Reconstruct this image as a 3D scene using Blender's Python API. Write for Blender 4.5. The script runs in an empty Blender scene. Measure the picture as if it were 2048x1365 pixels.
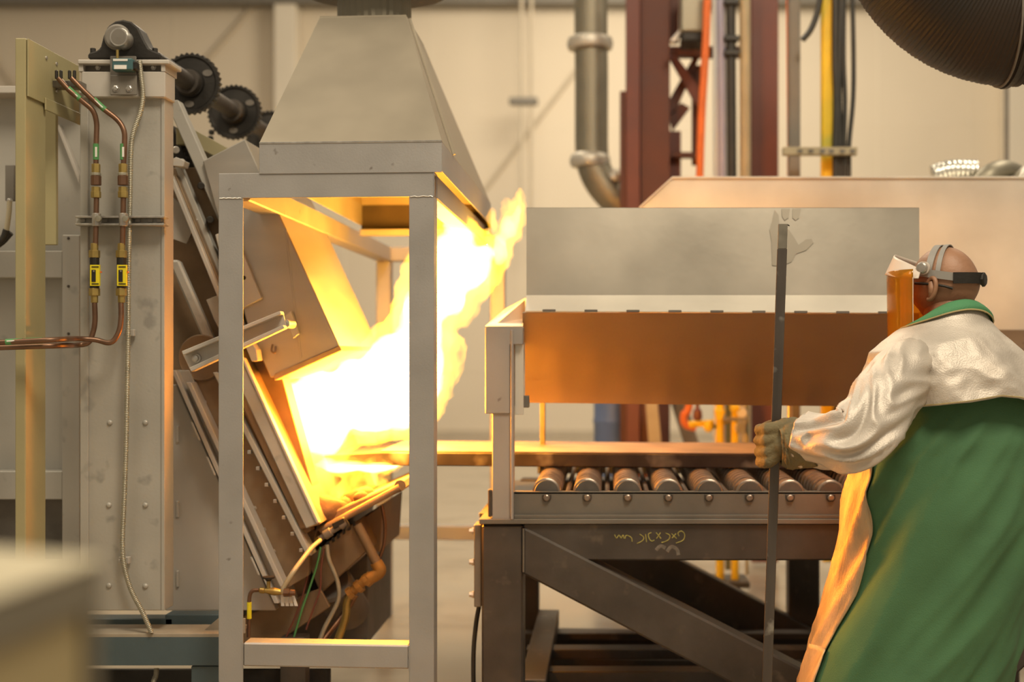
import bpy, bmesh, math, random
from mathutils import Vector, Matrix, noise
random.seed(7)
C = bpy.context.scene
COL = C.collection
PI = math.pi
# ------------------------------------------------------------------ camera, light, exposure
F_PX, HOR, TH, CAMZ = 2650.0, 708.0, math.radians(4.12), 1.5
cd = bpy.data.cameras.new('camera'); cam = bpy.data.objects.new('camera', cd); COL.objects.link(cam)
cam.location = (0, 0, CAMZ); cam.rotation_euler = (PI/2, 0, TH)
cd.sensor_width = 36; cd.lens = F_PX/2048*36; cd.shift_y = (HOR-682.5)/2048
cd.clip_start = .05; cd.clip_end = 200
cd.dof.use_dof = True; cd.dof.focus_distance = 4.35; cd.dof.aperture_fstop = 1.5
C.camera = cam
C.view_settings.view_transform = 'Standard'; C.view_settings.look = 'None'
C.view_settings.gamma = 1; C.view_settings.use_curve_mapping = False
C.view_settings.exposure = -0.07
w = bpy.data.worlds.new('hall_light'); C.world = w; w.use_nodes = True
w.node_tree.nodes['Background'].inputs[0].default_value = (1.0, .82, .60, 1)
w.node_tree.nodes['Background'].inputs[1].default_value = 0.36
def area(name, loc, size, power, col, target=None, sy=None):
    l = bpy.data.lights.new(name, 'AREA'); l.size = size; l.energy = power; l.color = col
    if sy: l.shape = 'RECTANGLE'; l.size_y = sy
    o = bpy.data.objects.new(name, l); COL.objects.link(o); o.location = loc
    d = (Vector(target)-Vector(loc)) if target else Vector((0, 0, -1))
    o.rotation_euler = d.to_track_quat('-Z', 'Y').to_euler()
    return o
WARM = (1, .85, .64)
area('high_bay_and_fill', (1.5, 0.5, 7.5), 2, 430, WARM, (0.3, 5, 1.2))
area('high_bay_and_fill', (-3.5, 3.0, 7.5), 3, 170, WARM, (-1, 5, 1))
area('high_bay_and_fill', (1.0, 17.5, 7.8), 4, 470, WARM, (0.8, 24, 4.0), 3)  # fill light added to brighten the back wall
area('high_bay_and_fill', (-1.5, 12, 8.5), 3, 420, WARM, (-.5, 12, 0))  # extra overhead light added to lift the far floor
area('high_bay_and_fill', (5, 9, 8.5), 3, 300, WARM, (3, 7, 0))
C.cycles.max_bounces = 8; C.cycles.volume_bounces = 0; C.cycles.transparent_max_bounces = 24
C.cycles.sample_clamp_indirect = 6; C.cycles.caustics_reflective = False; C.cycles.caustics_refractive = False
C.cycles.volume_max_steps = 96

# ------------------------------------------------------------------ helpers
cT, sT = math.cos(TH), math.sin(TH)
def Pc(px, py, c):
    u = (px-1024)/F_PX
    return Vector((c*(-sT+u*cT), c*(cT+u*sT), CAMZ+c*(HOR-py)/F_PX))
def P(px, py, Y):
    u = (px-1024)/F_PX
    return Pc(px, py, Y/(cT+u*sT))
ORG = {}
def tagp(o, label=None, cat=None, group=None, kind=None):
    if label: o['label'] = label
    if cat: o['category'] = cat
    if group: o['group'] = group
    if kind: o['kind'] = kind
    return o
def thing(name, label, cat, loc=(0, 0, 0), group=None):
    o = bpy.data.objects.new(name, None); COL.objects.link(o); o.location = loc
    o.empty_display_size = .1
    ORG[o.name] = Vector(loc)
    return tagp(o, label, cat, group)
def obj(name, bm, m, parent=None, smooth=None, label=None, origin=None):
    me = bpy.data.meshes.new(name)
    og = ORG[parent.name] if parent else Vector(origin or (0, 0, 0))
    if parent and origin is not None: base = Vector(origin)
    else: base = og
    bmesh.ops.translate(bm, verts=bm.verts, vec=-base)
    bmesh.ops.recalc_face_normals(bm, faces=bm.faces)
    bm.to_mesh(me); bm.free()
    me.materials.append(m)
    if smooth is not None:
        for p in me.polygons: p.use_smooth = True
        if smooth > 0:
            try: me.set_sharp_from_angle(angle=math.radians(smooth))
            except Exception: pass
    o = bpy.data.objects.new(name, me); COL.objects.link(o)
    if parent:
        o.parent = parent; o.location = base-og
    else: o.location = base
    ORG[o.name] = base
    if label: o['label'] = label
    return o
def bev(bm, off, seg=1):
    if off > 0:
        es = [e for e in bm.edges if len(e.link_faces) == 2 and e.calc_face_angle(0) > .5]
        bmesh.ops.bevel(bm, geom=es, offset=off, segments=seg, affect='EDGES', profile=.6, clamp_overlap=True)
def BM(): return bmesh.new()
def add_hull(bm, pts, d):
    """polygon pts (list of Vector) extruded by vector d"""
    a = [bm.verts.new(p) for p in pts]; b = [bm.verts.new(p+d) for p in pts]
    n = len(pts)
    bm.faces.new(a); bm.faces.new(b[::-1])
    for i in range(n): bm.faces.new((a[i], b[i], b[(i+1) % n], a[(i+1) % n]))
def prism(poly, Y0, Y1, bv=.002, bm=None):
    own = bm is None; bm = bm or BM()
    add_hull(bm, [P(x, y, Y0) for x, y in poly], Vector((0, Y1-Y0, 0)))
    if own: bmesh.ops.recalc_face_normals(bm, faces=bm.faces); bev(bm, bv)
    return bm
def rect(x0, y0, x1, y1, Y0, Y1, bv=.002, bm=None):
    return prism([(x0, y0), (x1, y0), (x1, y1), (x0, y1)], Y0, Y1, bv, bm)
def band(p0, p1, wd, Y0, Y1, bv=.002, bm=None):
    return prism([p0, (p0[0]+wd, p0[1]), (p1[0]+wd, p1[1]), p1], Y0, Y1, bv, bm)
def boxw(x0, x1, y0, y1, z0, z1, bv=.002, bm=None):
    own = bm is None; bm = bm or BM()
    add_hull(bm, [Vector((x0, y0, z0)), Vector((x1, y0, z0)), Vector((x1, y0, z1)), Vector((x0, y0, z1))], Vector((0, y1-y0, 0)))
    if own: bmesh.ops.recalc_face_normals(bm, faces=bm.faces); bev(bm, bv)
    return bm
def frames(path):
    out = []; n = len(path); up = None
    for i in range(n):
        t = (path[min(i+1, n-1)]-path[max(i-1, 0)]).normalized()
        if up is None: up = Vector((0, 0, 1)) if abs(t.z) < .9 else Vector((0, 1, 0))
        s = t.cross(up).normalized(); up = s.cross(t).normalized()
        out.append((path[i], t, s, up))
    return out
def catmull(pts, k=6):
    pts = [Vector(p) for p in pts]
    if len(pts) < 3: return pts
    q = [pts[0]*2-pts[1]]+pts+[pts[-1]*2-pts[-2]]
    out = []
    for i in range(1, len(q)-2):
        for j in range(k):
            t = j/k
            a, b, c, d = q[i-1], q[i], q[i+1], q[i+2]
            out.append(.5*((2*b)+(c-a)*t+(2*a-5*b+4*c-d)*t*t+(3*b-a-3*c+d)*t**3))
    out.append(q[-2]); return out
def tube(path, r, seg=12, bm=None, k=6, ribs=0, ribamp=0, caps=True):
    bm = bm or BM()
    pth = catmull(path, k) if k else [Vector(p) for p in path]
    rr = r if callable(r) else (lambda t: r)
    if ribs:
        L = [0]
        for i in range(1, len(pth)): L.append(L[-1]+(pth[i]-pth[i-1]).length)
        N = ribs*4; res = []; j = 0
        for i in range(N+1):
            s = L[-1]*i/N
            while j < len(L)-2 and L[j+1] < s: j += 1
            f = (s-L[j])/max(1e-9, L[j+1]-L[j]); res.append(pth[j].lerp(pth[j+1], f))
        pth = res
    rings = []; n = len(pth)
    for i, (p, t, s, u) in enumerate(frames(pth)):
        ra = rr(i/(n-1))
        if ribs: ra += ribamp*math.cos(i*PI/2)
        rings.append([bm.verts.new(p+(s*math.cos(2*PI*j/seg)+u*math.sin(2*PI*j/seg))*ra) for j in range(seg)])
    for a, b in zip(rings, rings[1:]):
        for j in range(seg): bm.faces.new((a[j], a[(j+1) % seg], b[(j+1) % seg], b[j]))
    if caps: bm.faces.new(rings[0][::-1]); bm.faces.new(rings[-1])
    return bm
def lathe(c, axis, prof, seg=24, bm=None, teeth=0, tamp=0):
    """prof = [(dist along axis, radius)]"""
    bm = bm or BM(); c = Vector(c); ax = Vector(axis).normalized()
    up = Vector((0, 0, 1)) if abs(ax.z) < .9 else Vector((1, 0, 0))
    s = ax.cross(up).normalized(); u = s.cross(ax).normalized(); rings = []
    for k, (d, r) in enumerate(prof):
        ring = []
        for j in range(seg):
            rr = max(r, 1e-4)
            a = 2*PI*j/seg
            ring.append(bm.verts.new(c+ax*d+(s*math.cos(a)+u*math.sin(a))*rr))
        rings.append(ring)
    for a, b in zip(rings, rings[1:]):
        for j in range(seg): bm.faces.new((a[j], a[(j+1) % seg], b[(j+1) % seg], b[j]))
    bm.faces.new(rings[0][::-1]); bm.faces.new(rings[-1])
    return bm
def cyl(p0, p1, r, seg=16, bm=None, ch=0):
    p0 = Vector(p0); p1 = Vector(p1); L = (p1-p0).length
    pr = [(0, r), (L, r)] if not ch else [(0, r-ch), (ch, r), (L-ch, r), (L, r-ch)]
    return lathe(p0, p1-p0, pr, seg, bm)
def bolt(px, py, Y, r=.009, h=.008, bm=None):
    p = P(px, py, Y)
    bm = lathe(p, (0, -1, 0), [(-.002, r*1.5), (.0015, r*1.5), (.0016, r), (h, r), (h+.001, r*.8)], 6, bm)
    return bm
def sheet(pts, th, bv=0):
    """thin panel from 3D polygon, thickness th along its normal"""
    bm = BM(); n = (pts[1]-pts[0]).cross(pts[-1]-pts[0]).normalized()
    add_hull(bm, pts, n*th); bmesh.ops.recalc_face_normals(bm, faces=bm.faces); bev(bm, bv); return bm

# ------------------------------------------------------------------ materials
def mat(name, col, rough=.5, metal=0., var=.12, scale=6., bump=0., bscale=60., rvar=.1, stretch=None, emit=None, spots=None, coat=0):
    m = bpy.data.materials.new(name); m.use_nodes = True
    nt = m.node_tree; N = nt.nodes; L = nt.links; b = N['Principled BSDF']
    b.inputs['Roughness'].default_value = rough; b.inputs['Metallic'].default_value = metal
    tc = N.new('ShaderNodeTexCoord'); mp = N.new('ShaderNodeMapping'); L.new(tc.outputs['Object'], mp.inputs[0])
    if stretch: mp.inputs['Scale'].default_value = stretch
    nz = N.new('ShaderNodeTexNoise'); nz.inputs['Scale'].default_value = scale; nz.inputs['Detail'].default_value = 5
    L.new(mp.outputs[0], nz.inputs['Vector'])
    rp = N.new('ShaderNodeMapRange'); rp.inputs[1].default_value = .3; rp.inputs[2].default_value = .7
    L.new(nz.outputs[0], rp.inputs[0])
    mx = N.new('ShaderNodeMix'); mx.data_type = 'RGBA'
    mx.inputs[6].default_value = tuple(c*(1-var) for c in col)+(1,); mx.inputs[7].default_value = tuple(min(1, c*(1+var)) for c in col)+(1,)
    L.new(rp.outputs[0], mx.inputs[0]); out = mx.outputs[2]
    if spots:
        scol, sscale, th0, th1 = spots
        n2 = N.new('ShaderNodeTexNoise'); n2.inputs['Scale'].default_value = sscale; n2.inputs['Detail'].default_value = 3
        L.new(tc.outputs['Object'], n2.inputs['Vector'])
        r2 = N.new('ShaderNodeMapRange'); r2.inputs[1].default_value = th0; r2.inputs[2].default_value = th1; L.new(n2.outputs[0], r2.inputs[0])
        m2 = N.new('ShaderNodeMix'); m2.data_type = 'RGBA'; L.new(r2.outputs[0], m2.inputs[0]); L.new(out, m2.inputs[6]); m2.inputs[7].default_value = scol+(1,)
        out = m2.outputs[2]
    L.new(out, b.inputs['Base Color'])
    if rvar:
        r3 = N.new('ShaderNodeMapRange'); r3.inputs[3].default_value = max(.02, rough-rvar); r3.inputs[4].default_value = min(1, rough+rvar)
        L.new(nz.outputs[0], r3.inputs[0]); L.new(r3.outputs[0], b.inputs['Roughness'])
    if bump:
        n4 = N.new('ShaderNodeTexNoise'); n4.inputs['Scale'].default_value = bscale; n4.inputs['Detail'].default_value = 4
        L.new(mp.outputs[0], n4.inputs['Vector']); bp = N.new('ShaderNodeBump'); bp.inputs['Strength'].default_value = bump
        bp.inputs['Distance'].default_value = .01; L.new(n4.outputs[0], bp.inputs['Height']); L.new(bp.outputs[0], b.inputs['Normal'])
    if coat: b.inputs['Coat Weight'].default_value = coat
    if emit:
        b.inputs['Emission Color'].default_value = emit[0]+(1,); b.inputs['Emission Strength'].default_value = emit[1]
    return m
M = {}
M['frame'] = mat('mill_grey_steel', (.40, .39, .375), .5, .45, .08, 5, .05, 150, spots=((.22, .2, .18), 22, .70, .78))
M['sheet'] = mat('galvanised_sheet', (.47, .445, .40), .42, .7, .07, 3, .03, 40, stretch=(1, 1, 4))
M['hood'] = mat('brushed_hood_sheet', (.40, .355, .275), .42, .62, .07, 3, .01, 60)
M['bright'] = mat('bright_hood_sheet', (.82, .78, .68), .38, .5, .12, 2.5, .03, 30)
M['stainless'] = mat('stained_stainless', (.42, .385, .32), .38, .68, .14, 2.2, .02, 40)
M['stain'] = mat('dried_stain', (.31, .28, .225), .45, .6, .06)
M['shade'] = mat('shaded_hood_steel', (.05, .035, .022), .7, .1, .3, 6)  # dark tone stands in for the unlit inside of the hood
M['opipe'] = mat('orange_brown_pipe', (.36, .19, .05), .5, .4, .25, 14)
M['inner'] = mat('glow_tinted_sheet', (.40, .31, .22), .40, .65, .12, 1.5)  # brown tint stands in for orange glow reflected from below
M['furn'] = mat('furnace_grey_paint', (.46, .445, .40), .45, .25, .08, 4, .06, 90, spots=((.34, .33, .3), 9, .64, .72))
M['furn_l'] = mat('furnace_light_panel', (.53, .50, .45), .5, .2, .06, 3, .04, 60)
M['furn_d'] = mat('dark_and_shade_steel', (.16, .145, .125), .6, .3, .25, 7, .1, 60)  # dark steel of several parts, also stands in for shade in recesses
M['brown'] = mat('heat_browned_steel', (.25, .175, .105), .5, .4, .2, 7, .08, 60)
M['jamb'] = mat('refractory_jamb', (.32, .22, .13), .7, .1, .2, 12, .2, 60)
M['black'] = mat('black_iron', (.035, .032, .028), .5, .5, .3, 10, .1, 80)
M['dark'] = mat('dark_mill_steel', (.095, .082, .07), .5, .55, .25, 5, .08, 60, spots=((.16, .13, .1), 12, .62, .75))
M['rollc'] = mat('channel_grey', (.21, .19, .16), .5, .5, .15, 5, .06, 60)
M['roller'] = mat('worn_roller_steel', (.33, .27, .22), .35, .8, .25, 14, .1, 60)
M['rollend'] = mat('roller_end_steel', (.15, .135, .12), .5, .6, .2, 14)
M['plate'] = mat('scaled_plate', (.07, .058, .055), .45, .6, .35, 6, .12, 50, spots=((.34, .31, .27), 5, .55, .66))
M['plate_top'] = mat('pale_plate_top', (.45, .36, .3), .45, .4, .25, 6, .12, 50)  # top face much paler than the plate body
M['rod'] = mat('bare_bar_steel', (.115, .10, .088), .42, .7, .2, 16, .05, 90, stretch=(1, 1, .2), spots=((.34, .33, .3), 14, .62, .75))
M['rodtip'] = mat('ground_bar_end', (.30, .28, .23), .38, .7, .2, 16)
M['beige'] = mat('olive_beige_paint', (.36, .32, .17), .5, 0, .07, 4, .04, 60, spots=((.34, .31, .2), 13, .7, .78))
M['blue'] = mat('blue_grey_paint', (.075, .11, .125), .45, .1, .12, 5, .05, 60)
M['tan'] = mat('tan_top_paint', (.36, .31, .24), .7, 0, .15, 9)  # tan tone for the beam top and gusset
M['copper'] = mat('aged_copper', (.21, .12, .075), .42, .75, .2, 12)
M['brass'] = mat('brass', (.42, .31, .10), .38, .75, .18, 20)
M['yellow'] = mat('yellow_label', (.80, .68, .02), .5, 0, .05, 20)
M['ypaint'] = mat('yellow_paint', (.85, .58, .02), .45, 0, .1, 5, spots=((.55, .5, .06), 3, .55, .65))
M['green'] = mat('green_label', (.08, .27, .09), .5, 0, .1, 20)
M['white'] = mat('white_print', (.75, .74, .7), .5, 0, .04)
M['red'] = mat('oxide_red_paint', (.11, .032, .016), .55, .05, .15, 4, .05, 40)
M['redl'] = mat('oxide_red_flange', (.16, .048, .032), .5, .05, .12, 4)
M['orange'] = mat('orange_hose_rubber', (.75, .17, .03), .45, 0, .1)
M['lav'] = mat('pale_pipe_paint', (.42, .40, .52), .45, .2, .06)
M['tanp'] = mat('tan_pipe_paint', (.46, .38, .24), .5, .1, .1)
M['postg'] = mat('grey_post_paint', (.19, .175, .15), .55, .1, .1)
M['cable'] = mat('black_cable_rubber', (.035, .033, .028), .45, 0, .2)
M['conduit'] = mat('flexible_conduit', (.40, .38, .30), .4, .6, .15, 30)
M['bolt'] = mat('zinc_bolt', (.5, .48, .44), .35, .8, .15, 40)
M['teal'] = mat('teal_sensor_case', (.05, .12, .13), .4, 0, .1)
M['duct'] = mat('spiral_duct', (.30, .275, .21), .5, .75, .1, 5)
M['ductr'] = mat('bright_duct_ring', (.62, .58, .5), .45, .6, .05)
M['foil'] = mat('crumpled_foil', (.8, .78, .7), .25, .85, .08, 9, .8, 14)
M['rubber'] = mat('black_corrugated_hose', (.016, .013, .010), .55, 0, .3, 4, .1, 18, spots=((.035, .018, .008), 1.3, .52, .75))
M['bluedrum'] = mat('blue_drum_paint', (.11, .17, .34), .45, 0, .1)
M['wall'] = mat('cream_wall_panel', (.74, .66, .53), .75, 0, .03, .6)
M['wallc'] = mat('cream_column_paint', (.80, .74, .62), .6, 0, .03, 1)
M['rodw'] = mat('wall_brace_paint', (.56, .49, .38), .6, 0, .05)
M['floor'] = mat('sealed_concrete', (.44, .375, .28), .22, 0, .08, .8, .03, 6, spots=((.3, .24, .17), 1.3, .55, .75), rvar=.08)
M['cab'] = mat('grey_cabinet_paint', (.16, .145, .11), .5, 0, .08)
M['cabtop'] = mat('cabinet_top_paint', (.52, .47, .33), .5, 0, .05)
M['cabp'] = mat('cabinet_beige_panel', (.34, .28, .15), .5, 0, .05)
M['wood'] = mat('charred_lining', (.14, .085, .05), .8, 0, .4, 14, .5, 30)
M['coatg'] = mat('green_flame_cloth', (.065, .165, .075), .85, 0, .12, 5, .2, 260, rvar=.05, spots=((.075, .07, .035), 2.2, .58, .85))
M['collar'] = mat('green_collar_cloth', (.07, .25, .11), .75, 0, .1, 5, .25, 260, rvar=.05)
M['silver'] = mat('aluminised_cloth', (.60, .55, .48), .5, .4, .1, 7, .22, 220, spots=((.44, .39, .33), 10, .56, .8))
M['silverp'] = mat('firelit_aluminised_panel', (.62, .46, .28), .5, .35, .22, 7, .3, 90, stretch=(3, 3, .7))  # orange firelight mixed into the aluminised base colour
M['stitch'] = mat('tan_stitching', (.42, .34, .16), .7, 0, .1)
M['glove'] = mat('olive_leather_glove', (.155, .125, .06), .75, .0, .25, 9, .3, 130, spots=((.24, .17, .08), 14, .55, .7))
M['skin'] = mat('skin', (.33, .175, .10), .48, 0, .14, 9, .12, 90)
M['trouser'] = mat('dark_trouser_cloth', (.03, .032, .035), .85, 0, .15)
M['greyp'] = mat('grey_headgear_plastic', (.30, .29, .27), .4, 0, .04)
M['whitep'] = mat('pale_crown_plastic', (.66, .58, .5), .38, 0, .05)
M['hotwall'] = mat('glowing_refractory', (.4, .3, .2), .8, emit=((1, .28, .03), 26))
def visor_mat():
    m = bpy.data.materials.new('orange_tinted_visor'); m.use_nodes = True
    nt = m.node_tree; N = nt.nodes; L = nt.links; N.clear()
    o = N.new('ShaderNodeOutputMaterial'); t = N.new('ShaderNodeBsdfTransparent'); g = N.new('ShaderNodeBsdfGlossy')
    d = N.new('ShaderNodeBsdfTranslucent'); d.inputs[0].default_value = (1, .50, .03, 1)
    t.inputs[0].default_value = (.95, .56, .14, 1); g.inputs['Roughness'].default_value = .08; g.inputs[0].default_value = (1, .9, .75, 1)
    fr = N.new('ShaderNodeFresnel'); fr.inputs[0].default_value = 1.45
    m1 = N.new('ShaderNodeMixShader'); m1.inputs[0].default_value = .5; L.new(t.outputs[0], m1.inputs[1])
    df = N.new('ShaderNodeBsdfDiffuse'); df.inputs[0].default_value = (1, .42, .02, 1); m0_ = N.new('ShaderNodeMixShader'); m0_.inputs[0].default_value = .55
    L.new(d.outputs[0], m0_.inputs[1]); L.new(df.outputs[0], m0_.inputs[2]); L.new(m0_.outputs[0], m1.inputs[2])
    m2 = N.new('ShaderNodeMixShader'); L.new(fr.outputs[0], m2.inputs[0]); L.new(m1.outputs[0], m2.inputs[1]); L.new(g.outputs[0], m2.inputs[2])
    L.new(m2.outputs[0], o.inputs[0]); return m
M['visor'] = visor_mat()
def flame_mat(name, col, strength, lo, hi, scale=5):
    m = bpy.data.materials.new(name); m.use_nodes = True
    nt = m.node_tree; N = nt.nodes; L = nt.links; N.clear()
    o = N.new('ShaderNodeOutputMaterial'); e = N.new('ShaderNodeEmission'); e.inputs[0].default_value = col+(1,)
    tc = N.new('ShaderNodeNewGeometry'); mp = N.new('ShaderNodeMapping'); mp.inputs['Rotation'].default_value = (0, .5, 0)
    mp.inputs['Scale'].default_value = (1.3, 1, .6); L.new(tc.outputs['Position'], mp.inputs[0])
    nz = N.new('ShaderNodeTexNoise'); nz.inputs['Scale'].default_value = scale; nz.inputs['Detail'].default_value = 3
    nz.inputs['Distortion'].default_value = .6; L.new(mp.outputs[0], nz.inputs['Vector'])
    r = N.new('ShaderNodeMapRange'); r.inputs[1].default_value = lo; r.inputs[2].default_value = hi; r.inputs[3].default_value = .0; r.inputs[4].default_value = strength
    L.new(nz.outputs[0], r.inputs[0]); L.new(r.outputs[0], e.inputs[1]); L.new(e.outputs[0], o.inputs['Volume'])
    m.cycles.volume_step_rate = .35
    return m
M['fl_out'] = flame_mat('flame_edge', (1, .46, .018), 30, .36, .62, 7)
M['fl_in'] = flame_mat('flame_heart', (1, .48, .07), 85, .05, .5, 3)
M['fl_low'] = flame_mat('flame_low', (1, .45, .03), 22, .42, .66, 9)

# ------------------------------------------------------------------ the setting
def struct(name, bm, m, **k):
    o = obj(name, bm, m, **k); o['kind'] = 'structure'; return o
YW = 24.0
floor = struct('floor', boxw(-16, 16, -3, YW+.2, -.1, 0, 0), M['floor'])
wall = struct('wall_back', boxw(-16, 16, YW, YW+.2, 0, 11, 0), M['wall'])
bm = BM()
for i in range(-9, 10): boxw(i*1.6-.01, i*1.6+.01, YW-.012, YW, 0, 11, 0, bm)
for z in (1.2, 3.4, 5.6, 7.8): boxw(-16, 16, YW-.01, YW, z-.008, z+.008, 0, bm)
struct('trim_1', bm, M['wallc'], parent=wall)
bm = rect(-900, -60, 2900, 6, YW-.5, YW-.2, .01); struct('trim_2', bm, M['postg'])
struct('baseboard_back', boxw(-16, 16, YW-.06, YW, 0, .12, .005), M['rodw'])
def wallthing(name, label, cat, bm, m, group=None):
    return tagp(obj(name, bm, m), label, cat, group)
struct('trim_3', prism([(548, -40), (590, -40), (590, 905), (548, 905)], YW-.45, YW-.05, .01), M['wallc'])
struct('trim_4', prism([(2018, -40), (2060, -40), (2060, 905), (2018, 905)], YW-.45, YW-.05, .01), M['wallc'])
def brace(a, b, label, r=.035, Y=YW-.06):
    return tagp(obj('brace_rod', cyl(P(a[0], a[1], Y), P(b[0], b[1], Y), r, 10), M['rodw']), label, 'brace rod', 'thin diagonal braces on the far wall')
brace((511, 6), (350, 190), 'thin diagonal brace rod on far wall behind the upper sprocket')
brace((-60, 60), (70, 230), 'thin diagonal brace rod on far wall at upper left edge')
brace((1180, 105), (965, 385), 'thin diagonal brace rod on far wall between flame and grey duct')
hr = thing('hanger_rod', 'thin hanging rod pair with clamp on far wall left of grey duct', 'rod', P(1052, 420, YW-1))
obj('rod', cyl(P(1043, -50, YW-1), P(1043, 470, YW-1), .03, 8), M['rodw'], hr)
obj('rod', cyl(P(1063, -50, YW-1), P(1063, 470, YW-1), .03, 8), M['rodw'], hr)
obj('clamp', rect(1018, 194, 1075, 208, YW-1.1, YW-.9, .02), M['postg'], hr)

# ------------------------------------------------------------------ extraction frame and hood
YF, YB, T = 4.40, 7.46, .084
fr = thing('canopy_stand', 'open grey square-tube frame standing around the flames', 'frame', (P(655, 900, YF).x, YF, 0))
xL, xR = P(437, 700, YF).x, P(868, 700, YF).x
zT, zTb = P(650, 345, YF).z, P(650, 345, YF).z-T
zB = P(650, 1289, YF).z
def angle(x, Y, flip):
    bm = BM(); h = .007
    px_ = [(0, 0), (T, 0), (T, h), (h, h), (h, T), (0, T)]
    if flip: px_ = [(T-a, b) for a, b in px_]
    add_hull(bm, [Vector((x+a, Y+b, 0)) for a, b in px_], Vector((0, 0, zTb)))
    bmesh.ops.recalc_face_normals(bm, faces=bm.faces); bev(bm, .0015); return bm
for x in (xL, xR-T):
    obj('post', angle(x, YF, x > xL), M['frame'], fr)
    obj('post', boxw(x, x+T, YB, YB+T, 0, zTb, .005), M['frame'], fr)
    obj('side_rail', boxw(x, x+T, YF+T, YB, zTb, zT, .005), M['frame'], fr)
obj('top_rail', boxw(xL, xR, YF, YF+.007, zTb, zT, .0015), M['frame'], fr)
obj('top_rail_leg', boxw(xL, xR, YF+.007, YF+T, zT-.007, zT-.0005, .001), M['frame'], fr)
obj('top_rail', boxw(xL, xR, YB, YB+T, zTb, zT, .005), M['frame'], fr)
for Y in (YF, YB): obj('bottom_rail', boxw(xL+T, xR-T, Y, Y+T, zB-T+.004, zB, .005), M['frame'], fr)
for x in (xL, xR-T):
    pts = [Vector((x+.004+(T-.008)*i/10, YF-.001, zTb+random.uniform(-.0015, .0015))) for i in range(11)]
    obj('weld_bead', tube(pts, .0022, 6, k=0), M['bolt'], fr)
for z0, x in ((zB, xR-T), (zB, xL+T), (zT, xR-.0)):
    pts = [Vector((x+random.uniform(-.001, .001), YF-.001, z0-T+T*i/10)) for i in range(11)]
    obj('weld_bead', tube(pts, .002, 6, k=0), M['frame'], fr)

hd = thing('exhaust_hood', 'tapered grey sheet exhaust hood on top of the tube frame', 'hood', (P(700, 345, YF).x, YF, zT))
hx0, hx1 = P(519, 345, YF).x, P(884, 345, YF).x
hy0, hy1 = YF-.004, 6.26
cz0, cz1 = zT+.0003, P(700, 285, YF).z
tk = .004
obj('collar_panel', boxw(hx0, hx1, hy0, hy0+tk-.0005, cz0-.004, cz1, .001), M['frame'], hd)
obj('collar_panel', boxw(hx0, hx1, hy1-tk, hy1, cz0-.02, cz1, .001), M['shade'], hd, label='soot-coloured rear collar panel')
obj('rear_lip', boxw(hx0, hx1, hy1-.05, hy1+.01, cz0-.05, cz0-.02, .002), M['frame'], hd)
obj('collar_panel', boxw(hx0, hx0+tk, hy0+tk, hy1-tk, cz0, cz1, .001), M['frame'], hd)
obj('collar_panel', boxw(hx1-tk, hx1, hy0+tk, hy1-tk, cz0, cz1, .001), M['frame'], hd)
ty0, ty1 = 5.02, 5.52
t0, t1 = P(640, 37, ty0), P(812, 31, ty0); tz = t1.z
A = [Vector((hx0, hy0, cz1)), Vector((hx1, hy0, cz1)), Vector((hx1, hy1, cz1)), Vector((hx0, hy1, cz1))]
B = [Vector((t0.x, ty0, tz)), Vector((t1.x, ty0, tz)), Vector((t1.x, ty1, tz)), Vector((t0.x, ty1, tz))]
for i in range(4):
    j = (i+1) % 4
    obj('hood_panel', sheet([A[i], A[j], B[j], B[i]], -.003), M['hood'], hd)
obj('bottom_lip', boxw(hx0, hx1, hy0-.002, hy0+.02, cz1-.003, cz1+.004, .001), M['bolt'], hd)
obj('side_seam', sheet([A[1]+Vector((.002, .3, 0)), A[1]+Vector((.004, .32, 0)), B[1]+Vector((.004, .06, 0)), B[1]+Vector((.002, .05, 0))], .008), M['hood'], hd)
cxm, cym = (t0.x+t1.x)/2, (ty0+ty1)/2
obj('top_plate', sheet(B, .003), M['hood'], hd)
bm = BM(); sg = 64
rr = []
for k, z in enumerate((tz, tz+.16, tz+.5)):
    rr.append([bm.verts.new(Vector((cxm+(.145+.0035*(i % 2))*math.cos(2*PI*i/sg), cym+(.145+.0035*(i % 2))*math.sin(2*PI*i/sg), z))) for i in range(sg)])
for a, b in zip(rr, rr[1:]):
    for j in range(sg): bm.faces.new((a[j], a[(j+1) % sg], b[(j+1) % sg], b[j]))
obj('flue', bm, M['duct'], hd)
obj('draught_cone', lathe((cxm, cym, 2.96), (0, 0, 1), [(0, .15), (0, .305), (.04, .305), (.35, .16)], 48), M['furn_d'], hd, 40)

# ------------------------------------------------------------------ furnace
YC = 4.60
YG = 4.84
fu = thing('furnace', 'large grey side-opening furnace with tilted door and flames bursting out', 'furnace', (P(250, 900, YC).x, 5.2, 0))
Y1F = 6.2
def fp(name, bm, m, **k): return obj(name, bm, M[m], fu, **k)
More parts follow.
